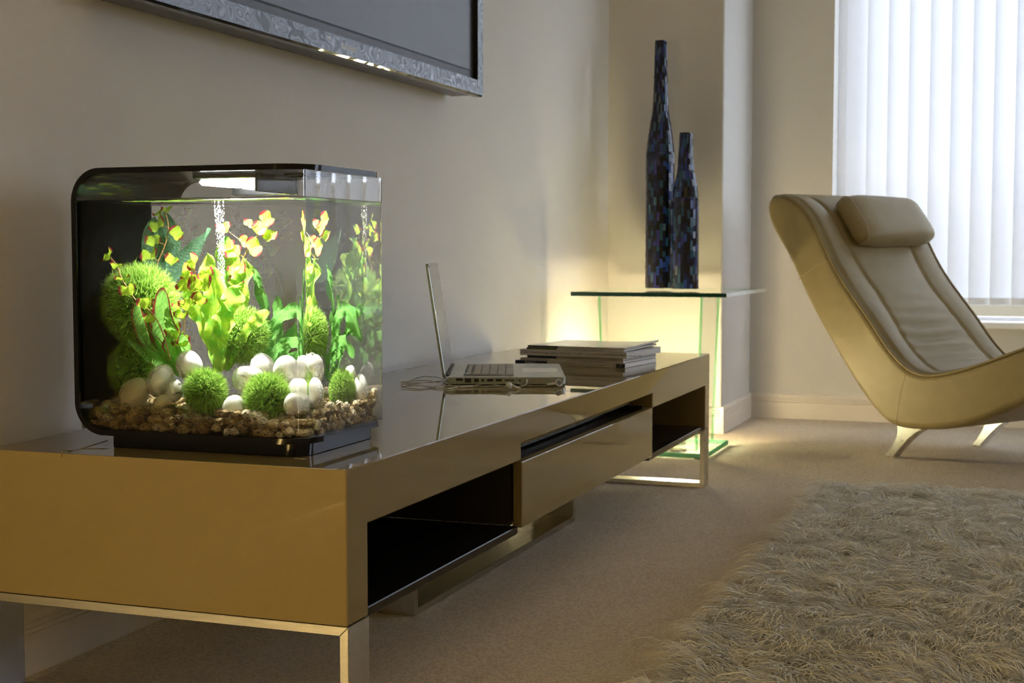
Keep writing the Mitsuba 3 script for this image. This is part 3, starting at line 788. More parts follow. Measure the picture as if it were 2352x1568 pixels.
vine('red-tipped vine climbing before the black back panel to the water surface at the left',
     [(-1.205, 1.85, 0.45), (-1.225, 1.865, 0.56), (-1.232, 1.868, 0.605), (-1.222, 1.87, 0.632), (-1.209, 1.87, 0.66), (-1.206, 1.87, 0.685), (-1.212, 1.87, 0.705)],
     [(-1.205, 1.868, 0.704, 0.020, 0.2, 0.9), (-1.220, 1.866, 0.698, 0.018, 0.5, 0.9), (-1.222, 1.866, 0.681, 0.029, 0.6, 0.3), (-1.188, 1.866, 0.668, 0.027, -0.75, 0.3), (-1.228, 1.866, 0.658, 0.028, 0.0, 0.1), (-1.236, 1.866, 0.635, 0.030, 0.2, 0.5), (-1.195, 1.86, 0.628, 0.026, -0.4, 0.4)], 1)
vine('red-tipped vine hanging over the largest moss ball at the far left',
     [(-1.128, 1.700, 0.49), (-1.140, 1.690, 0.539), (-1.154, 1.688, 0.558), (-1.176, 1.688, 0.572), (-1.191, 1.688, 0.590), (-1.201, 1.688, 0.604), (-1.208, 1.688, 0.621), (-1.220, 1.688, 0.634)],
     [(-1.219, 1.684, 0.636, 0.022, 0.9, 1.0), (-1.206, 1.684, 0.620, 0.022, -0.15, 1.1), (-1.187, 1.683, 0.586, 0.027, 0.25, 0.3), (-1.158, 1.683, 0.569, 0.027, 0.05, 0.2), (-1.197, 1.684, 0.602, 0.024, 0.1, 1.2), (-1.152, 1.683, 0.546, 0.022, -0.4, 0.6)], 2)
vine('yellow-leaved red-tipped vine bunched in front of the ruffled plant',
     [(-1.112, 1.755, 0.47), (-1.117, 1.730, 0.510), (-1.117, 1.730, 0.548), (-1.113, 1.730, 0.567), (-1.105, 1.730, 0.579), (-1.099, 1.730, 0.595), (-1.100, 1.730, 0.620)],
     [(-1.110, 1.725, 0.596, 0.034, 0.6, 0.4), (-1.086, 1.725, 0.595, 0.038, 0.1, 0.3), (-1.100, 1.728, 0.628, 0.026, 1.1, 0.3), (-1.106, 1.722, 0.567, 0.030, 0.2, 0.5), (-1.122, 1.724, 0.565, 0.022, 0.3, 0.9), (-1.117, 1.720, 0.551, 0.024, -0.1, 0.6),
      (-1.087, 1.722, 0.573, 0.028, -0.5, 0.4), (-1.129, 1.720, 0.529, 0.028, 0.5, 0.3), (-1.116, 1.718, 0.513, 0.030, 0.1, 0.5), (-1.080, 1.730, 0.608, 0.026, 0.4, 0.3), (-1.114, 1.735, 0.615, 0.026, 1.2, 0.3)], 3)
vine('red-tipped vine reaching right into the open water behind the bubbles',
     [(-1.095, 1.852, 0.47), (-1.098, 1.85, 0.538), (-1.092, 1.85, 0.577), (-1.081, 1.85, 0.609), (-1.070, 1.85, 0.634), (-1.057, 1.85, 0.653), (-1.040, 1.85, 0.675)],
     [(-1.030, 1.848, 0.688, 0.026, -0.9, 0.4), (-1.039, 1.846, 0.674, 0.026, -0.6, 0.1), (-1.058, 1.846, 0.680, 0.022, -0.6, 1.0), (-1.024, 1.848, 0.664, 0.026, -0.1, 0.3), (-1.050, 1.846, 0.648, 0.030, -1.0, 0.2), (-1.068, 1.846, 0.656, 0.020, -1.1, 0.9),
      (-1.084, 1.846, 0.640, 0.028, 0.4, 0.3), (-1.078, 1.846, 0.616, 0.030, 0.1, 0.3), (-1.098, 1.842, 0.676, 0.024, 0.2, 0.2), (-1.094, 1.846, 0.648, 0.026, 0.5, 0.4), (-1.080, 1.846, 0.596, 0.026, -0.2, 0.5)], 4)

# bubble column and its lift tube
tag('bubble_stream', 'column of rising air bubbles in the middle of the aquarium', 'bubbles', kind='stuff')
g = np.random.default_rng(5)
bub = []
for i in range(420):
    t = g.uniform(0, 1)
    rr = 0.0085 * (0.5 + 0.5 * t) * math.sqrt(g.uniform(0, 1))
    an = g.uniform(0, 6.283)
    m = trimesh.creation.icosphere(1, 1.0)
    r = g.uniform(0.0004, 0.0009)
    m.vertices *= np.array([r, r, r * g.uniform(1.2, 3.2)])
    m.apply_translation([-1.0915 - 0.004 * t + rr * math.cos(an), 1.815 + rr * math.sin(an), 0.598 + t * 0.1115])
    bub.append(m)
scene['bubble_stream'] = ply(cat(bub), 'bubble', True)
tag('lift_tube', 'slender clear air lift tube under the bubbles in the aquarium', 'tube')
scene['lift_tube'] = ply(lathe([(0.0105, 0.45), (0.0105, 0.632)], 32, (-1.0905, 1.817)), 'clear_tube', True)
tag('power_cord', 'thin cord running from the back of the aquarium over the bench edge', 'cord')
scene['power_cord'] = ply(tube(spline([(-1.236, 1.690, 0.370), (-1.243, 1.650, 0.3652), (-1.244, 1.615, 0.3650), (-1.2425, 1.5965, 0.3646), (-1.243, 1.5945, 0.359)], 30), 0.0008, 6), 'cord_olive', True)

# ------------------------------------------------------------------ laptop
L = 'laptop'
tag(L, 'open silver laptop on the bench between the aquarium and the magazines', 'laptop')
E1, E2 = np.array([0.9395, 0.3426, 0.0]), np.array([-0.3426, 0.9395, 0.0])
LO = np.array([-1.1285, 2.6860, 0.0])                              # near hinge corner
LM = np.array([[E1[0], E2[0], 0, LO[0]], [E1[1], E2[1], 0, LO[1]], [0, 0, 1, BH + 0.0008], [0, 0, 0, 1.0]])
LT = mi.ScalarTransform4f(LM.tolist())
LD, LW = 0.2545, 0.366


def lp(key, mesh, material, smooth=False, parent=L, to=LT):
    return obj(key, mesh, material, smooth, parent=parent, to_world=to)


def rrect(x0, x1, y0, y1, r, n=6):
    return rounded([(x0, y0), (x1, y0), (x1, y1), (x0, y1)], r, n)


lp('base', prism(rrect(0, LD, 0, LW, 0.010), 0.0022, 0.0172, 'z', 0.0012), 'aluminium', 30)
lp('underside', prism(rrect(0.004, LD - 0.004, 0.004, LW - 0.004, 0.010), 0.0004, 0.0022, 'z'), 'port_dark')
lp('keyboard_well', prism(rrect(0.040, 0.146, 0.042, LW - 0.042, 0.004), 0.0171, 0.01745, 'z'), 'port_dark')
kw, kd = 0.0187, 0.0182
key_d = ply(box(-0.0079, 0.0079, -0.0079, 0.0079, 0, 0.0014, 0.0006), 'key_grey')
for r_ in range(6):
    for c_ in range(14):
        kx = 0.0495 + r_ * kd * 0.97
        ky = 0.0525 + c_ * 0.01995
        if r_ == 5 and 4 <= c_ <= 8:
            if c_ == 6:
                k = nkey(L + '__key')
                scene[k] = {**key_d, 'to_world': LT @ T().translate([kx, ky, 0.01745]).scale([1, 6.0, 1])}
            continue
        k = nkey(L + '__key')
        scene[k] = {**key_d, 'to_world': LT @ T().translate([kx, ky, 0.01745]).scale([0.55 if r_ == 0 else 1, 1, 1])}
for y0, y1 in ((0.016, 0.034), (LW - 0.034, LW - 0.016)):
    lp('speaker_grille', prism(rrect(0.040, 0.146, y0, y1, 0.002), 0.0171, 0.01732, 'z'), 'plastic_dark')
lp('trackpad', prism(rrect(0.166, 0.243, 0.125, 0.232, 0.004), 0.0172, 0.01745, 'z', 0.0001), 'trackpad')
for x0, x1, z0, z1 in ((0.026, 0.040, 0.0095, 0.0155), (0.0445, 0.0575, 0.0065, 0.0150), (0.0635, 0.0735, 0.0070, 0.0145), (0.0785, 0.0855, 0.0085, 0.0135), (0.0905, 0.1035, 0.0082, 0.0138), (0.1085, 0.1215, 0.0082, 0.0138), (0.127, 0.152, 0.0100, 0.0122)):
    lp('port', box(x0, x1, -0.0002, 0.004, z0, z1), 'port_dark')
for x in (0.159, 0.1735):
    m = trimesh.creation.cylinder(0.0021, 0.003, sections=20)
    m.apply_transform(trimesh.transformations.rotation_matrix(np.pi / 2, [1, 0, 0]))
    m.apply_translation([x, 0.0012, 0.0112])
    lp('port', m, 'port_dark')
m = trimesh.creation.cylinder(0.0020, 0.0006, sections=20)
m.apply_transform(trimesh.transformations.rotation_matrix(np.pi / 2, [1, 0, 0]))
m.apply_translation([0.221, 0.0, 0.0112])
lp('indicator_button', m, 'lid_aluminium')
# lid, leaning back 8.5 degrees from upright
LTL = LT @ T().translate([0.004, 0, 0.0165]).rotate([0, 1, 0], -90 - 8.5)
HL = 0.2395
lp('lid', prism(rrect(0.0, HL, 0.0, LW, 0.010), -0.0002, 0.0058, 'z', 0.0010), 'lid_aluminium', 30, to=LTL)
lp('screen', prism(rrect(0.004, HL - 0.004, 0.004, LW - 0.004, 0.007), -0.0011, -0.0001, 'z', 0.0003), 'screen_black', to=LTL)
hb = trimesh.creation.cylinder(0.0065, LW - 0.06, sections=24)
hb.apply_transform(trimesh.transformations.rotation_matrix(np.pi / 2, [1, 0, 0]))
hb.apply_translation([0.006, LW / 2, 0.0135])
lp('hinge', hb, 'port_dark', True)


# ------------------------------------------------------------------ earphones
def lw(x, y, z):
    p = LM @ np.array([x, y, z, 1.0])
    return p[:3].tolist()


EP = 'earphones'
tag(EP, 'white wired earphones with their cable looped around the near side of the laptop', 'earphones')
zc = 0.0011
plug = tube([lw(0.1735, -0.001, 0.0112), lw(0.1735, -0.014, 0.0108)], 0.0024, 10)
obj('plug', plug, 'bud_white', True, parent=EP)
cable1 = [(0.1735, -0.014, 0.0106), (0.170, -0.030, 0.004), (0.155, -0.036, zc), (0.125, -0.024, zc), (0.085, -0.030, zc), (0.045, -0.022, zc), (0.0, -0.020, zc), (-0.045, -0.050, 0.004), (-0.080, -0.040, 0.003), (-0.082, 0.010, 0.002),
          (-0.070, 0.090, 0.004), (-0.040, 0.150, 0.006), (-0.010, 0.120, 0.004), (-0.012, 0.050, 0.004), (-0.045, 0.000, 0.006), (-0.088, 0.030, 0.004), (-0.085, 0.070, 0.002), (-0.050, 0.060, 0.005), (-0.020, -0.020, 0.004), (-0.006, -0.075, zc), (0.012, -0.080, zc), (0.026, -0.050, zc), (0.036, -0.048, zc)]
obj('cable', tube(spline([lw(*p) for p in cable1], 160), 0.00095, 6), 'cable_white', True, parent=EP)
obj('splitter', tube([lw(0.036, -0.048, 0.002), lw(0.062, -0.035, 0.002)], 0.0021, 10), 'cable_white', True, parent=EP)
cable2 = [(0.062, -0.035, 0.002), (0.085, -0.026, 0.006), (0.115, -0.040, 0.004), (0.135, -0.068, 0.0035)]
cable3 = [(0.062, -0.034, 0.002), (0.020, -0.045, 0.004), (0.003, -0.022, 0.012), (0.020, 0.010, 0.0195), (0.055, 0.055, 0.021), (0.095, 0.045, 0.0205), (0.130, 0.015, 0.0195), (0.148, -0.010, 0.013), (0.160, -0.028, 0.005), (0.178, -0.030, 0.003), (0.200, -0.034, 0.0030), (0.213, -0.036, 0.004)]
cable4 = [(0.0, -0.05, zc), (0.03, -0.085, zc), (0.075, -0.110, zc), (0.115, -0.110, zc), (0.146, -0.075, 0.003)]
cable5 = [(-0.002, -0.045, zc), (0.015, -0.10, zc), (0.05, -0.085, zc), (0.09, -0.075, zc), (0.135, -0.072, zc)]
for c in (cable2, cable3):
    obj('cable', tube(spline([lw(*p) for p in c], 70), 0.0008, 6), 'cable_white', True, parent=EP)


def earbud(p, stem_dir, face_dir):
    p, sd, fd = (np.array(v, float) for v in (p, stem_dir, face_dir))
    sd /= np.linalg.norm(sd)
    fd /= np.linalg.norm(fd)
    bk = nkey(EP + '__earbud')
    prof_ = [(0.0, -0.0055), (0.0035, -0.0050), (0.0062, -0.0025), (0.0078, 0.0008), (0.0080, 0.0022), (0.0070, 0.0032), (0.0, 0.0034)]
    m = lathe(prof_, 28)
    z = fd
    x = np.cross(sd, z)
    x /= np.linalg.norm(x)
    y = np.cross(z, x)
    Rm = np.stack([x, y, z], 1)
    m.vertices = m.vertices @ Rm.T + p
    scene[bk] = ply(m, 'bud_white', 60)
    g_ = lathe([(0.0, 0.0036), (0.0058, 0.0036), (0.0060, 0.0030)], 24)
    g_.vertices = g_.vertices @ Rm.T + p
    scene[bk + '__grille'] = ply(g_, 'bud_mesh')
    scene[bk + '__stem'] = ply(tube([p - fd * 0.002, p + sd * 0.010, p + sd * 0.024], [0.0030, 0.0030, 0.0024], 12), 'bud_white', True)


d3 = np.array(lw(-1, -0.1, 0)) - np.array(lw(0, 0, 0))
earbud(np.array(lw(0.238, -0.040, 0.0085)), d3 + np.array([0, 0, -0.12]), np.array(lw(0.5, -1, 0.55)) - np.array(lw(0, 0, 0)) + 0 * d3)
earbud(np.array(lw(0.137, -0.072, 0.0078)), np.array(lw(0.75, -0.1, -0.25)) - np.array(lw(0, 0, 0)), np.array(lw(-0.4, 0.3, -0.6)) - np.array(lw(0, 0, 0)))

# ------------------------------------------------------------------ magazines
MD = np.array([0.9934, -0.1148, 0.0])                               # along the spines
MN = np.array([0.1148, 0.9934, 0.0])
MO = np.array([-1.183, 3.277, 0.0])
zt = BH + 0.0004


def magazine(label, x0, x1, depth, t, spine, left=None, lab=None, toff=0.0, texts=(), page_curl=0.0, cover='cover_white', rot=0.0, end=None):
    global zt
    k = nkey('magazine')
    tag(k, label, 'magazine', 'magazines stacked on the bench')
    c, s = math.cos(rot), math.sin(rot)
    d_, n_ = MD * c + MN * s, MN * c - MD * s
    o = MO + MD * x0 + MN * toff
    Mx = np.eye(4)
    Mx[:3, 0], Mx[:3, 1], Mx[:3, 3] = d_, n_, [o[0], o[1], zt]
    tw = mi.ScalarTransform4f(Mx.tolist())
    w = x1 - x0

    def grow(m):
        v = m.vertices
        if page_curl:
            q = np.clip((v[:, 0] - 0.6 * w) / (0.4 * w), 0, 1) ** 2 * np.clip(v[:, 1] / depth, 0, 1)
            v[:, 2] += page_curl * q
        return m

    def slab(x_0, x_1, y0, y1, z0, z1):
        g_ = trimesh.creation.box()
        b_ = box(x_0, x_1, y0, y1, z0, z1, min(0.0005, (z1 - z0) / 4))
        if page_curl:
            b_ = b_.subdivide_to_size(0.03)
        return grow(b_)
    ct = 0.0005
    scene[k + '__pages'] = {**ply(slab(0.001, w - 0.0008, 0.0012, depth - 0.001, ct, t - ct), 'paper'), 'to_world': tw}
    scene[k + '__cover'] = {**ply(slab(0, w, 0.0006, depth, t - ct, t), cover), 'to_world': tw}
    scene[k + '__cover_001'] = {**ply(slab(0, w, 0.0006, depth, 0, ct), 'cover_grey'), 'to_world': tw}
    scene[k + '__spine'] = {**ply(slab(0, w, 0, 0.0016, 0.0002, t - 0.0002), spine), 'to_world': tw}
    if left:
        scene[k + '__spine_block'] = {**ply(box(0.0004, lab, -0.0003, 0.0006, 0.0004, t - 0.0004), left), 'to_world': tw}
    if end:
        scene[k + '__spine_block_001'] = {**ply(box(w - 0.024, w - 0.0005, -0.0003, 0.0006, 0.0006, t - 0.0006), end), 'to_world': tw}
    for text, x, z, h, m_ in texts:
        tk = nkey(k + '__print')
        scene[tk] = {**ply(lettering(text, h, (x, -0.0002, z), (1, 0, 0), (0, 0, 1), 0.0003), m_), 'to_world': tw}
    zt += t + 0.0002


magazine('magazine with a navy spine label, at the bottom of the stack', 0.0, 0.294, 0.212, 0.0105, 'cover_beige', 'cover_navy', 0.088, 0.0,
         [('Arthouse', 0.028, 0.0035, 0.0042, 'ink_white'), ('February 2010', 0.052, 0.004, 0.0022, 'ink_grey'), ('MODERN LIVING  A HOUSE IN THE HILLS  KITCHENS OF THE YEAR  THE COLOUR ISSUE', 0.094, 0.004, 0.0026, 'ink_grey'), ('146', 0.279, 0.0042, 0.0026, 'ink_white')], end='ink')
magazine('thin grey magazine, second from the bottom of the stack', 0.012, 0.288, 0.220, 0.0056, 'cover_beige', 'cover_grey', 0.080, 0.004,
         [('A GARDEN FOR ALL SEASONS  NEW ROOMS  LIGHT AND SPACE', 0.135, 0.0016, 0.0022, 'ink_grey')])
magazine('magazine with a dark blue spine end, under the thick white one', 0.030, 0.286, 0.226, 0.0064, 'cover_beige', 'cover_navy', 0.080, 0.006,
         [('THE NEW SEASON  PAINTING MADE EASY  SPRING TREATS  FABRICS  BEDROOMS', 0.108, 0.002, 0.0024, 'ink_grey')])
magazine('thickest magazine, white with black capitals along its spine', 0.013, 0.297, 0.236, 0.0150, 'cover_white', None, 0, 0.0,
         [('TITAN    THE GREAT MUSEUMS    CLUB 10    WALTER ART    THE BRIDES    FIELD SINGLE EXPERIENCE    DESIGN AND INTERIORS COLLAGE', 0.008, 0.0055, 0.0034, 'ink')])
magazine('thin magazine with a green spine end, second from the top', 0.030, 0.290, 0.222, 0.0048, 'cover_white', 'cover_green', 0.083, 0.002,
         [('SUMMER HOUSES  COASTAL STYLE  RECIPES  FLOORS', 0.125, 0.0014, 0.0022, 'ink_grey')], 0.004)
magazine('glossy picture magazine with a curled corner, on top of the stack', 0.033, 0.292, 0.232, 0.0048, 'cover_white', 'cover_dark', 0.083, 0.003,
         [('CITY LOFTS  ANTIQUES  CANDLES  THE BIG PAINT GUIDE  TILES', 0.120, 0.0014, 0.0022, 'ink_grey')], 0.007, 'cover_photo')

# ------------------------------------------------------------------ glass pedestal table in the corner
G = 'glass_table'
tag(G, 'clear glass pedestal table in the corner beyond the bench, lit from its base', 'table')
GX0, GX1, GY0, GY1, GZ, GT = -1.314, -0.828, 4.145, 4.835, 0.508, 0.012


def plate(name, x0, x1, y0, y1, z, t, parent, edges):
    """a glass sheet with its four polished edges (front, right, back, left)"""
    k = obj(name, tm([[x0, y0, z + t / 2], [x1, y0, z + t / 2], [x1, y1, z + t / 2], [x0, y1, z + t / 2]], [[0, 1, 2, 3]]), 'glass_clear', parent=parent)
    e = 0.003
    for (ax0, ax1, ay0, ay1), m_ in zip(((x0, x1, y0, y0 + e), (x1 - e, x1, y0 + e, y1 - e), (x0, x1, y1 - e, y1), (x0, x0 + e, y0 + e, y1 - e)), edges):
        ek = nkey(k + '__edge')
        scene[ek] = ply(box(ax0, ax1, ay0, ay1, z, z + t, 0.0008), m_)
    return k


plate('top', GX0, GX1, GY0, GY1, GZ, GT, G, ('glass_edge_dimmed', 'glass_edge_window_sheen', 'glass_clear', 'glass_clear'))
plate('base', -1.30, -0.908, 4.248, 4.598, 0.006, 0.014, G, ('glass_edge_light',) * 4)
FT, FB = [(-1.268, 4.30), (-0.936, 4.30), (-0.936, 4.56)], [(-1.250, 4.31), (-0.952, 4.31), (-0.952, 4.55)]
for (t0, t1), (b0, b1) in (((FT[0], FT[1]), (FB[0], FB[1])), ((FT[1], FT[2]), (FB[1], FB[2]))):
    P = np.array([(*b0, 0.02), (*b1, 0.02), (*t1, GZ), (*t0, GZ)])
    k = obj('pedestal_panel', tm(P, [[0, 1, 2, 3]]), 'glass_clear', parent=G)
    for bb_, tt_ in ((b0, t0), (b1, t1)):
        ek = nkey(k + '__edge')
        scene[ek] = ply(tube([(*bb_, 0.021), (*tt_, GZ)], 0.0042, 6), 'glass_tint', 40)
for x, y in ((-1.2, 4.28), (-0.94, 4.28), (-1.2, 4.57), (-0.94, 4.57)):
    m = trimesh.creation.cylinder(0.012, 0.006, sections=16)
    m.apply_translation([x, y, 0.003])
    obj('foot_pad', m, 'plastic_dark', parent=G)
# the lamp standing inside the pedestal
U = 'uplight_lamp'
tag(U, 'frosted lamp glowing on the base of the glass pedestal table, behind its front panel', 'lamp')
UX, UY = -1.065, 4.445
obj('lamp_base', lathe([(0.0, 0.0205), (0.050, 0.0205), (0.050, 0.030), (0.018, 0.034), (0.018, 0.055), (0.036, 0.064), (0.0, 0.065)], 32, (UX, UY)), 'chrome', 40, parent=U)
scene[U + '__frosted_shade'] = ply(lathe([(0.030, 0.065), (0.040, 0.069), (0.040, 0.262), (0.034, 0.270), (0.0, 0.271)], 32, (UX, UY)), 'paint_white', True, emitter={'type': 'area', 'radiance': rgb(*UPLIGHT)})


# ------------------------------------------------------------------ mosaic bottles
def mosaic(label, cx_, cy_, zb, prof_, cols, tile_h, seed):
    k = nkey('mosaic_bottle')
    tag(k, label, 'vase', 'mosaic bottles on the glass table')
    pz, prr = np.array([p[0] for p in prof_]), np.array([p[1] for p in prof_])
    rad = lambda z: np.interp(z, pz, prr)
    zs_ = np.unique(np.r_[pz, np.linspace(pz[0], pz[-1], 40)])
    body = [(0.0, zb)] + [(rad(z) - 0.0012, zb + z) for z in zs_] + [(rad(pz[-1]) * 0.62, zb + pz[-1]), (rad(pz[-1]) * 0.62, zb + pz[-1] - 0.03), (0.0, zb + pz[-1] - 0.03)]
    obj('body', lathe(body, 40, (cx_, cy_)), 'tile_ground', True, parent=k)
    obj('neck_rim', lathe([(rad(pz[-1]) - 0.0012, zb + pz[-1] - 0.004), (rad(pz[-1]) + 0.0006, zb + pz[-1] - 0.003), (rad(pz[-1]) + 0.0006, zb + pz[-1] + 0.001), (rad(pz[-1]) * 0.6, zb + pz[-1] + 0.001)], 40, (cx_, cy_)), 'tile_black', 40, parent=k)
    g_ = np.random.default_rng(seed)
    kinds = ['tile_black', 'tile_navy', 'tile_blue', 'tile_teal', 'tile_steel', 'tile_pearl', 'tile_violet']
    probs = [0.40, 0.19, 0.13, 0.13, 0.06, 0.02, 0.07]
    view = math.atan2(-cy_, -cx_)
    tiles = []
    for c_ in range(cols):
        th0, th1 = 2 * math.pi * c_ / cols, 2 * math.pi * (c_ + 1) / cols
        z = 0.008 + g_.uniform(0, tile_h * 0.7)
        prev = 0.001
        while prev < pz[-1] - 0.006:
            nz = min(z if prev < 0.002 else prev + tile_h * g_.uniform(0.6, 1.35), pz[-1] - 0.003)
            for b_ in pz[1:-1]:
                if prev < b_ - 0.003 < nz and nz > b_ + 0.001 and abs(b_ - nz) > 0.004:
                    nz = b_ - 0.0004
            if nz - prev > 0.006:
                dth = (th0 + th1) / 2 - view
                dth = (dth + math.pi) % (2 * math.pi) - math.pi
                tiles.append((abs(dth), th0, th1, prev, nz))
            prev = nz
    tiles.sort()
    rest_ = []
    for n_, (dd, th0, th1, z0, z1) in enumerate(tiles):
        gp = 0.0005
        r0, r1 = rad(z0), rad(z1)
        ga = gp / max(r0, 0.01)
        tilt = g_.uniform(-0.0005, 0.0005, 2)
        V = []
        for rr_, z in ((r0, z0 + gp), (r1, z1 - gp)):
            for t_ in (th0 + ga, th1 - ga):
                for dep in (-0.0012, 0.0006):
                    q = rr_ + dep + (tilt[0] * (1 if z > (z0 + z1) / 2 else -1) + tilt[1] * (1 if t_ > (th0 + th1) / 2 else -1) if dep > 0 else 0)
                    V.append([cx_ + q * math.cos(t_), cy_ + q * math.sin(t_), zb + z])
        F = [[1, 3, 7, 5], [0, 1, 5, 4], [3, 2, 6, 7], [4, 5, 7, 6], [0, 2, 3, 1]]
        m = tm(V, F)
        if n_ < 300:
            tk = nkey(k + '__tile')
            scene[tk] = ply(m, kinds[int(g_.choice(7, p=probs))], False)
        else:
            rest_.append(m)
    if rest_:
        scene[k + '__tiles'] = ply(cat(rest_), 'tile_navy', False)
        labels[k + '__tiles'] = {'kind': 'stuff'}


mosaic('tall dark blue mosaic bottle with a long neck on the glass table', -1.172, 4.705, GZ + GT + 0.0005, [(0, 0.0475), (0.455, 0.0480), (0.462, 0.0475), (0.535, 0.0385), (0.60, 0.0275), (0.66, 0.0235), (0.75, 0.0215), (0.838, 0.0195)], 28, 0.026, 3)
mosaic('shorter dark mosaic bottle standing in front of the tall one', -1.068, 4.640, GZ + GT + 0.0005, [(0, 0.0445), (0.302, 0.0435), (0.307, 0.0430), (0.340, 0.0385), (0.395, 0.0275), (0.415, 0.0260), (0.52, 0.0205)], 26, 0.027, 8)

# ------------------------------------------------------------------ television on the left wall
V_ = 'television'
tag(V_, 'large glossy black flat television mounted on the left wall above the bench', 'television')
VX, VY0, VY1, VZ0, VZ1 = -1.315, 1.872, 3.402, 1.040, 1.985


def ring_frame(y0, y1, z0, z1, w, x0, x1, b):
    o = manifold_of(prism(rrect(y0, y1, z0, z1, 0.008), x0, x1, 'x', b))
    i = manifold_of(box(x0 - 1, x1 + 1, y0 + w, y1 - w, z0 + w, z1 - w))
    return o - i


obj('housing', prism(rrect(VY0 + 0.006, VY1 - 0.006, VZ0 + 0.004, VZ1 - 0.006, 0.012), XL + 0.012, VX - 0.012, 'x', 0.006), 'plastic_dark', 40, parent=V_)
obj('bezel', ring_frame(VY0, VY1, VZ0, VZ1, 0.040, VX - 0.024, VX, 0.004), 'bezel_gloss', 35, parent=V_)
obj('inner_frame', ring_frame(VY0 + 0.038, VY1 - 0.038, VZ0 + 0.038, VZ1 - 0.038, 0.026, VX - 0.022, VX - 0.012, 0.001), 'matt_black', 35, parent=V_)
obj('screen_glass', box(VX - 0.024, VX - 0.019, VY0 + 0.055, VY1 - 0.055, VZ0 + 0.055, VZ1 - 0.055), 'display_glass', parent=V_)
obj('display', box(VX - 0.0192, VX - 0.0186, VY0 + 0.095, VY1 - 0.072, VZ0 + 0.098, VZ1 - 0.095), 'display_grey', parent=V_)
obj('lettering', lettering('Xscreen', 0.0125, (VX + 0.0001, 2.598, VZ0 + 0.0165), (0, 1, 0), (0, 0, 1), 0.0004), 'print_silver', parent=V_)
m = trimesh.creation.cylinder(0.0035, 0.001, sections=16)
m.apply_transform(trimesh.transformations.rotation_matrix(np.pi / 2, [0, 1, 0]))
m.apply_translation([VX + 0.0002, 2.545, VZ0 + 0.030])
obj('sensor_window', m, 'print_silver', parent=V_)
obj('wall_bracket', box(XL, XL + 0.02, 2.3, 2.95, 1.25, 1.75), 'plastic_dark', parent=V_)

# ------------------------------------------------------------------ leather lounge chair
C_ = 'lounge_chair'
tag(C_, 'cream leather lounge chair with a headrest pillow in front of the window', 'chair')
CW = np.array([0.5739, 0.8189, 0.0])                                # across the chair
CS = np.array([0.8189, -0.5739, 0.0])                               # towards the foot end
CO = CW * 3.44
CHW = 0.535


def cp3(s, w, z):
    s, w, z = np.broadcast_arrays(s, w, z)
    return CO + s[..., None] * CS + w[..., None] * CW + z[..., None] * np.array([0, 0, 1.0])


inner = spline([(-3.345, 0.838), (-3.268, 0.806), (-3.119, 0.613), (-2.953, 0.423), (-2.835, 0.304), (-2.775, 0.276), (-2.70, 0.277), (-2.60, 0.302), (-2.465, 0.350), (-2.30, 0.410), (-2.12, 0.440), (-1.98, 0.415)], 150)
outer = spline([(-1.96, 0.395), (-1.98, 0.345), (-2.12, 0.325), (-2.30, 0.262), (-2.46, 0.188), (-2.62, 0.126), (-2.777, 0.104), (-2.885, 0.115), (-2.925, 0.140), (-3.039, 0.253), (-3.13, 0.365), (-3.23, 0.498), (-3.33, 0.650), (-3.408, 0.765), (-3.412, 0.808), (-3.388, 0.836)], 150)
loop = np.vstack([inner, outer])
NL = len(loop)
tl = np.roll(loop, -1, 0) - np.roll(loop, 1, 0)
tl /= np.linalg.norm(tl, axis=1, keepdims=True)
nl = np.stack([-tl[:, 1], tl[:, 0]], 1)                              # outward is to the left of the run along the loop
if Polygon(loop).exterior.is_ccw:
    nl = -nl
is_top = np.arange(NL) < 150
arc = np.r_[0, np.cumsum(np.linalg.norm(np.diff(inner, axis=0), axis=1))]
RR = 0.022
rows = []
wvals = []
for t in np.linspace(0, np.pi / 2, 7):
    rows.append((RR * (1 - math.sin(t)), RR * (1 - math.cos(t)) * 1.0))
side = [(w_, ins) for ins, w_ in [(RR * (1 - math.sin(t)), RR * (1 - math.cos(t))) for t in np.linspace(0, np.pi / 2, 7)]]
mid = [(w_, 0.0) for w_ in np.linspace(RR, CHW - RR, 75)[1:-1]]
secs = side + mid + [(CHW - w_, ins) for w_, ins in side[::-1]]
grid = []
for w_, ins in secs:
    q = loop - nl * ins
    add = np.zeros(NL)
    if RR < w_ < CHW - RR:
        a_ = arc
        ws = 0.105 + 0.02 * np.clip((a_ - 0.15) / 0.3, 0, 1) * np.clip((0.66 - a_) / 0.2, 0, 1)
        we = CHW - ws
        seam = -0.006 * (np.exp(-((w_ - ws) / 0.0055) ** 2) + np.exp(-((w_ - we) / 0.0055) ** 2)) * (a_ > 0.03) * (a_ < 1.1)
        u_ = np.clip((w_ - ws) / (we - ws), 0, 1)
        c_ = np.sin(np.pi * u_) ** 0.6
        bulge = 0.010 * c_ + 0.008 * np.sin(np.pi * np.clip(w_ / ws, 0, 1)) + 0.008 * np.sin(np.pi * np.clip((CHW - w_) / ws, 0, 1))
        nz_ = meshkit.noise(np.stack([a_ * 16, np.full_like(a_, w_ * 5), a_ * 0], 1), 3)
        pleat = -0.015 * c_ * (0.5 + 0.5 * np.cos((a_ - 0.50) / 0.052 * 2 * np.pi + 2.2 * (nz_ - 0.5))) ** 3 * np.exp(-((a_ - 0.66) / 0.17) ** 2)
        add[:150] = seam + bulge + pleat + 0.003 * (nz_ - 0.5)
        add[:150] *= np.clip(np.minimum(a_, arc[-1] - a_) / 0.05, 0, 1)
    q = q + nl * add[:, None]
    grid.append(cp3(q[:, 0], np.full(NL, w_), q[:, 1]))
grid = np.array(grid)
Gn = np.concatenate([grid, grid[:, :1]], 1)
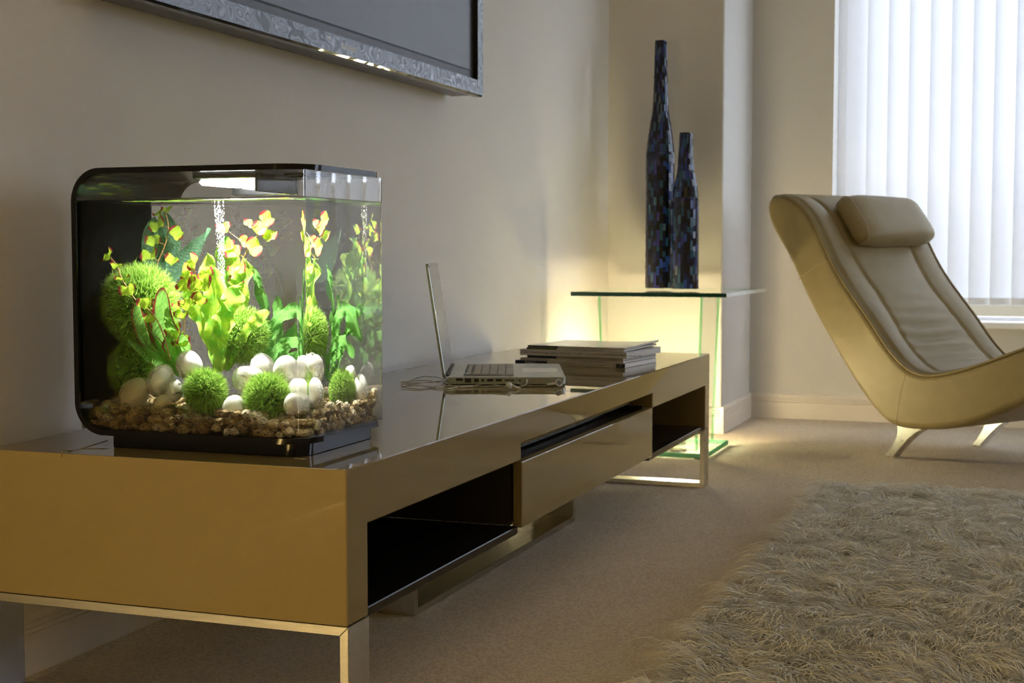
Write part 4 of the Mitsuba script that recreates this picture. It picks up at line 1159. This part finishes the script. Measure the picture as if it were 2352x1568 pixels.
body = grid_mesh(Gn)


def cap(points, loop2):
    vv, ff = trimesh.creation.triangulate_polygon(Polygon(loop2), engine='earcut')
    from scipy.spatial import cKDTree
    return points, cKDTree(loop2).query(vv)[1][ff]


p0, f0 = cap(grid[0], loop - nl * RR)
p1, f1 = cap(grid[-1], loop - nl * RR)
body = cat([body, tm(p0, f0), tm(p1, f1)])
body.merge_vertices()
obj('upholstery', body, 'leather', 50, parent=C_)
for w_ in (0.004, CHW - 0.004):
    q = inner[4:-2] - nl[4:146 + 2] * 0.002
    obj('piping', tube(cp3(q[:, 0], np.full(len(q), w_), q[:, 1]), 0.0042, 8), 'leather', True, parent=C_)
for pa, pb in (((-3.263, 0.552), (-3.128, 0.618)), ((-2.81, 0.282), (-2.846, 0.110))):
    q = spline([pa, ((pa[0] + pb[0]) / 2 - 0.006, (pa[1] + pb[1]) / 2 + 0.004), pb], 20)
    obj('side_seam', tube(cp3(q[:, 0], np.full(20, 0.0003), q[:, 1]), 0.0012, 6), 'leather_seam', True, parent=C_)
# headrest pillow
uu = np.array([-0.615, 0.788])                                       # up along the back (s, z)
nn = np.array([0.788, 0.615])
HC = np.array([-3.198, 0.720]) + nn * 0.043
nu_, nv_ = 44, 44
th_, ph_ = np.meshgrid(np.linspace(-np.pi, np.pi, nu_ + 1), np.linspace(-np.pi / 2, np.pi / 2, nv_), indexing='ij')


def spw(c, e):
    return np.sign(c) * np.abs(c) ** e


lx = 0.195 * spw(np.cos(ph_), 0.35) * spw(np.cos(th_), 0.30)
ly = 0.092 * spw(np.cos(ph_), 0.35) * spw(np.sin(th_), 0.35)
lz = 0.046 * spw(np.sin(ph_), 0.80) * (1 - 0.25 * (np.abs(lx) / 0.195) ** 4)
wr = 0.005 * (meshkit.fbm(np.stack([lx * 30, ly * 14, lz * 10], -1), 3, 2) - 0.5)
ly = ly * (1 - 0.05 * (lx / 0.195))
hq = HC + ly[..., None] * uu + (lz + wr)[..., None] * nn
hp = cp3(hq[..., 0], 0.318 + lx, hq[..., 1])
obj('headrest', grid_mesh(hp), 'leather', True, parent=C_)
for sgn in (-1,):
    an_ = np.linspace(0, 2 * np.pi, 60)
    q = HC + np.outer(0.088 * spw(np.sin(an_), 0.5), uu) + np.outer(0.042 * spw(np.cos(an_), 0.7), nn)
    obj('headrest_seam', tube(cp3(q[:, 0], np.full(60, 0.318 + sgn * 0.172), q[:, 1]), 0.0016, 6), 'leather_seam', True, parent=C_)
legp = spline([(-2.875, 0.118), (-2.868, 0.085), (-2.882, 0.048), (-2.915, 0.006)], 14)
legq = spline([(-2.885, 0.003), (-2.850, 0.040), (-2.805, 0.082), (-2.752, 0.112)], 14)
legpoly = np.vstack([legp, legq])
for w0 in (0.030, 0.462):
    m = prism([tuple(p) for p in legpoly], 0, 0.036, 'z', 0.002)
    v = m.vertices
    obj('leg', tm(cp3(v[:, 0], w0 + v[:, 2], v[:, 1]), m.faces[:, ::-1]), 'chrome', 30, parent=C_)
    fp = trimesh.creation.cylinder(0.016, 0.006, sections=20)
    fp.apply_translation(cp3(np.array(-2.90), np.array(w0 + 0.018), np.array(0.0032)))
    obj('foot', fp, 'chrome', parent=C_)
for w0 in (0.030, 0.462):
    m = prism([(-2.10 + p[0] * 0 + (-2.80 - p[0]) * 0.9, p[1] * 2.9 - 0.0) for p in legpoly], 0, 0.036, 'z', 0.002)
    v = m.vertices
    obj('leg', tm(cp3(v[:, 0], w0 + v[:, 2], v[:, 1]), m.faces), 'chrome', 30, parent=C_)

# ------------------------------------------------------------------ shaggy rug
K = 'shag_rug'
tag(K, 'cream long-haired shaggy wool rug on the carpet in the lower right', 'rug')
KX0, KX1, KY0, KY1 = -0.475, 1.25, 1.45, 3.77
obj('backing', box(KX0, KX1, KY0, KY1, 0.001, 0.014, 0.004), 'wool_back', parent=K)
g = np.random.default_rng(21)
NH = 120000
hx, hy = g.uniform(KX0 - 0.005, KX1, NH), g.uniform(KY0, KY1 + 0.004, NH)
keep = (hx < 0.30 * (hy - 1.2) + 0.62)                              # nothing of the rest can be seen from the picture's side
hx, hy = hx[keep], hy[keep]
NH = len(hx)
P2 = np.column_stack([hx * 7, hy * 7, hx * 0])
fl = meshkit.fbm(P2, 3, 5)
fl2 = meshkit.fbm(P2 * 2.7 + 9, 2, 8)
dirn = math.pi + (fl - 0.5) * 4.2 + (fl2 - 0.5) * 3.0 + g.normal(0, 0.30, NH)
clump = meshkit.noise(np.column_stack([hx * 38, hy * 38, hx * 0]), 12)
Lh = g.uniform(0.045, 0.095, NH) * (0.7 + 0.6 * clump)
rise = (0.014 + 0.030 * fl2 * g.uniform(0.5, 1.4, NH) + 0.012 * clump)
bend = g.normal(0, 0.5, NH)
w_ = g.uniform(0.0007, 0.0017, NH)
segs = 5
V, u_ = [], []
side_ = np.column_stack([-np.sin(dirn), np.cos(dirn), g.normal(0, 0.5, NH)])
side_ /= np.linalg.norm(side_, axis=1, keepdims=True)
x, y = hx.copy(), hy.copy()
for s_i in range(segs + 1):
    t = s_i / segs
    z = 0.010 + rise * (1 - (1 - t) ** 2.2) * (1.0 - 0.55 * t ** 3)
    if s_i:
        dd = dirn + bend * t * 1.4 + 0.25 * np.sin(t * 9 + clump * 20)
        x = x + np.cos(dd) * Lh / segs * (0.35 + 0.8 * t)
        y = y + np.sin(dd) * Lh / segs * (0.35 + 0.8 * t)
    pt = np.column_stack([x, y, z])
    ww = (w_ * (1.0 - 0.75 * t))[:, None]
    V += [pt - side_ * ww, pt + side_ * ww]
V = np.stack(V, 1)
nvh = V.shape[1]
F = []
for s_i in range(segs):
    a0 = 2 * s_i
    F += [[a0, a0 + 1, a0 + 3], [a0, a0 + 3, a0 + 2]]
f = (np.arange(NH) * nvh)[:, None, None] + np.array(F)[None]
ucol = np.repeat(np.clip(0.5 * clump + 0.5 * g.uniform(0, 1, NH), 0, 1), nvh)
scene[K + '__pile'] = ply(tm(V.reshape(-1, 3), f.reshape(-1, 3)), 'wool', True, uv=np.stack([ucol, ucol], 1))
labels[K + '__pile'] = {'kind': 'stuff'}

# ------------------------------------------------------------------ lamp behind the camera (its warm light falls on the bench end and the tank)
Z = 'floor_lantern'
tag(Z, 'squat paper lantern lamp glowing warm on the floor behind the viewpoint', 'lamp')
ZX, ZY = -1.13, -0.95
obj('lamp_foot', lathe([(0, 0.0), (0.13, 0.0), (0.13, 0.012), (0.02, 0.02), (0, 0.02)], 32, (ZX, ZY)), 'brushed_steel', 40, parent=Z)
obj('pole', tube([(ZX, ZY, 0.015), (ZX, ZY, 0.05)], 0.011, 12), 'brushed_steel', True, parent=Z)
scene[Z + '__paper_shade'] = ply(lathe([(0.02, 0.035), (0.15, 0.045), (0.20, 0.09), (0.215, 0.16), (0.22, 0.25), (0.215, 0.34), (0.20, 0.42), (0.15, 0.465), (0.02, 0.475)], 40, (ZX, ZY)), 'lampshade', True, emitter={'type': 'area', 'radiance': rgb(*FLOOR_LAMP)})
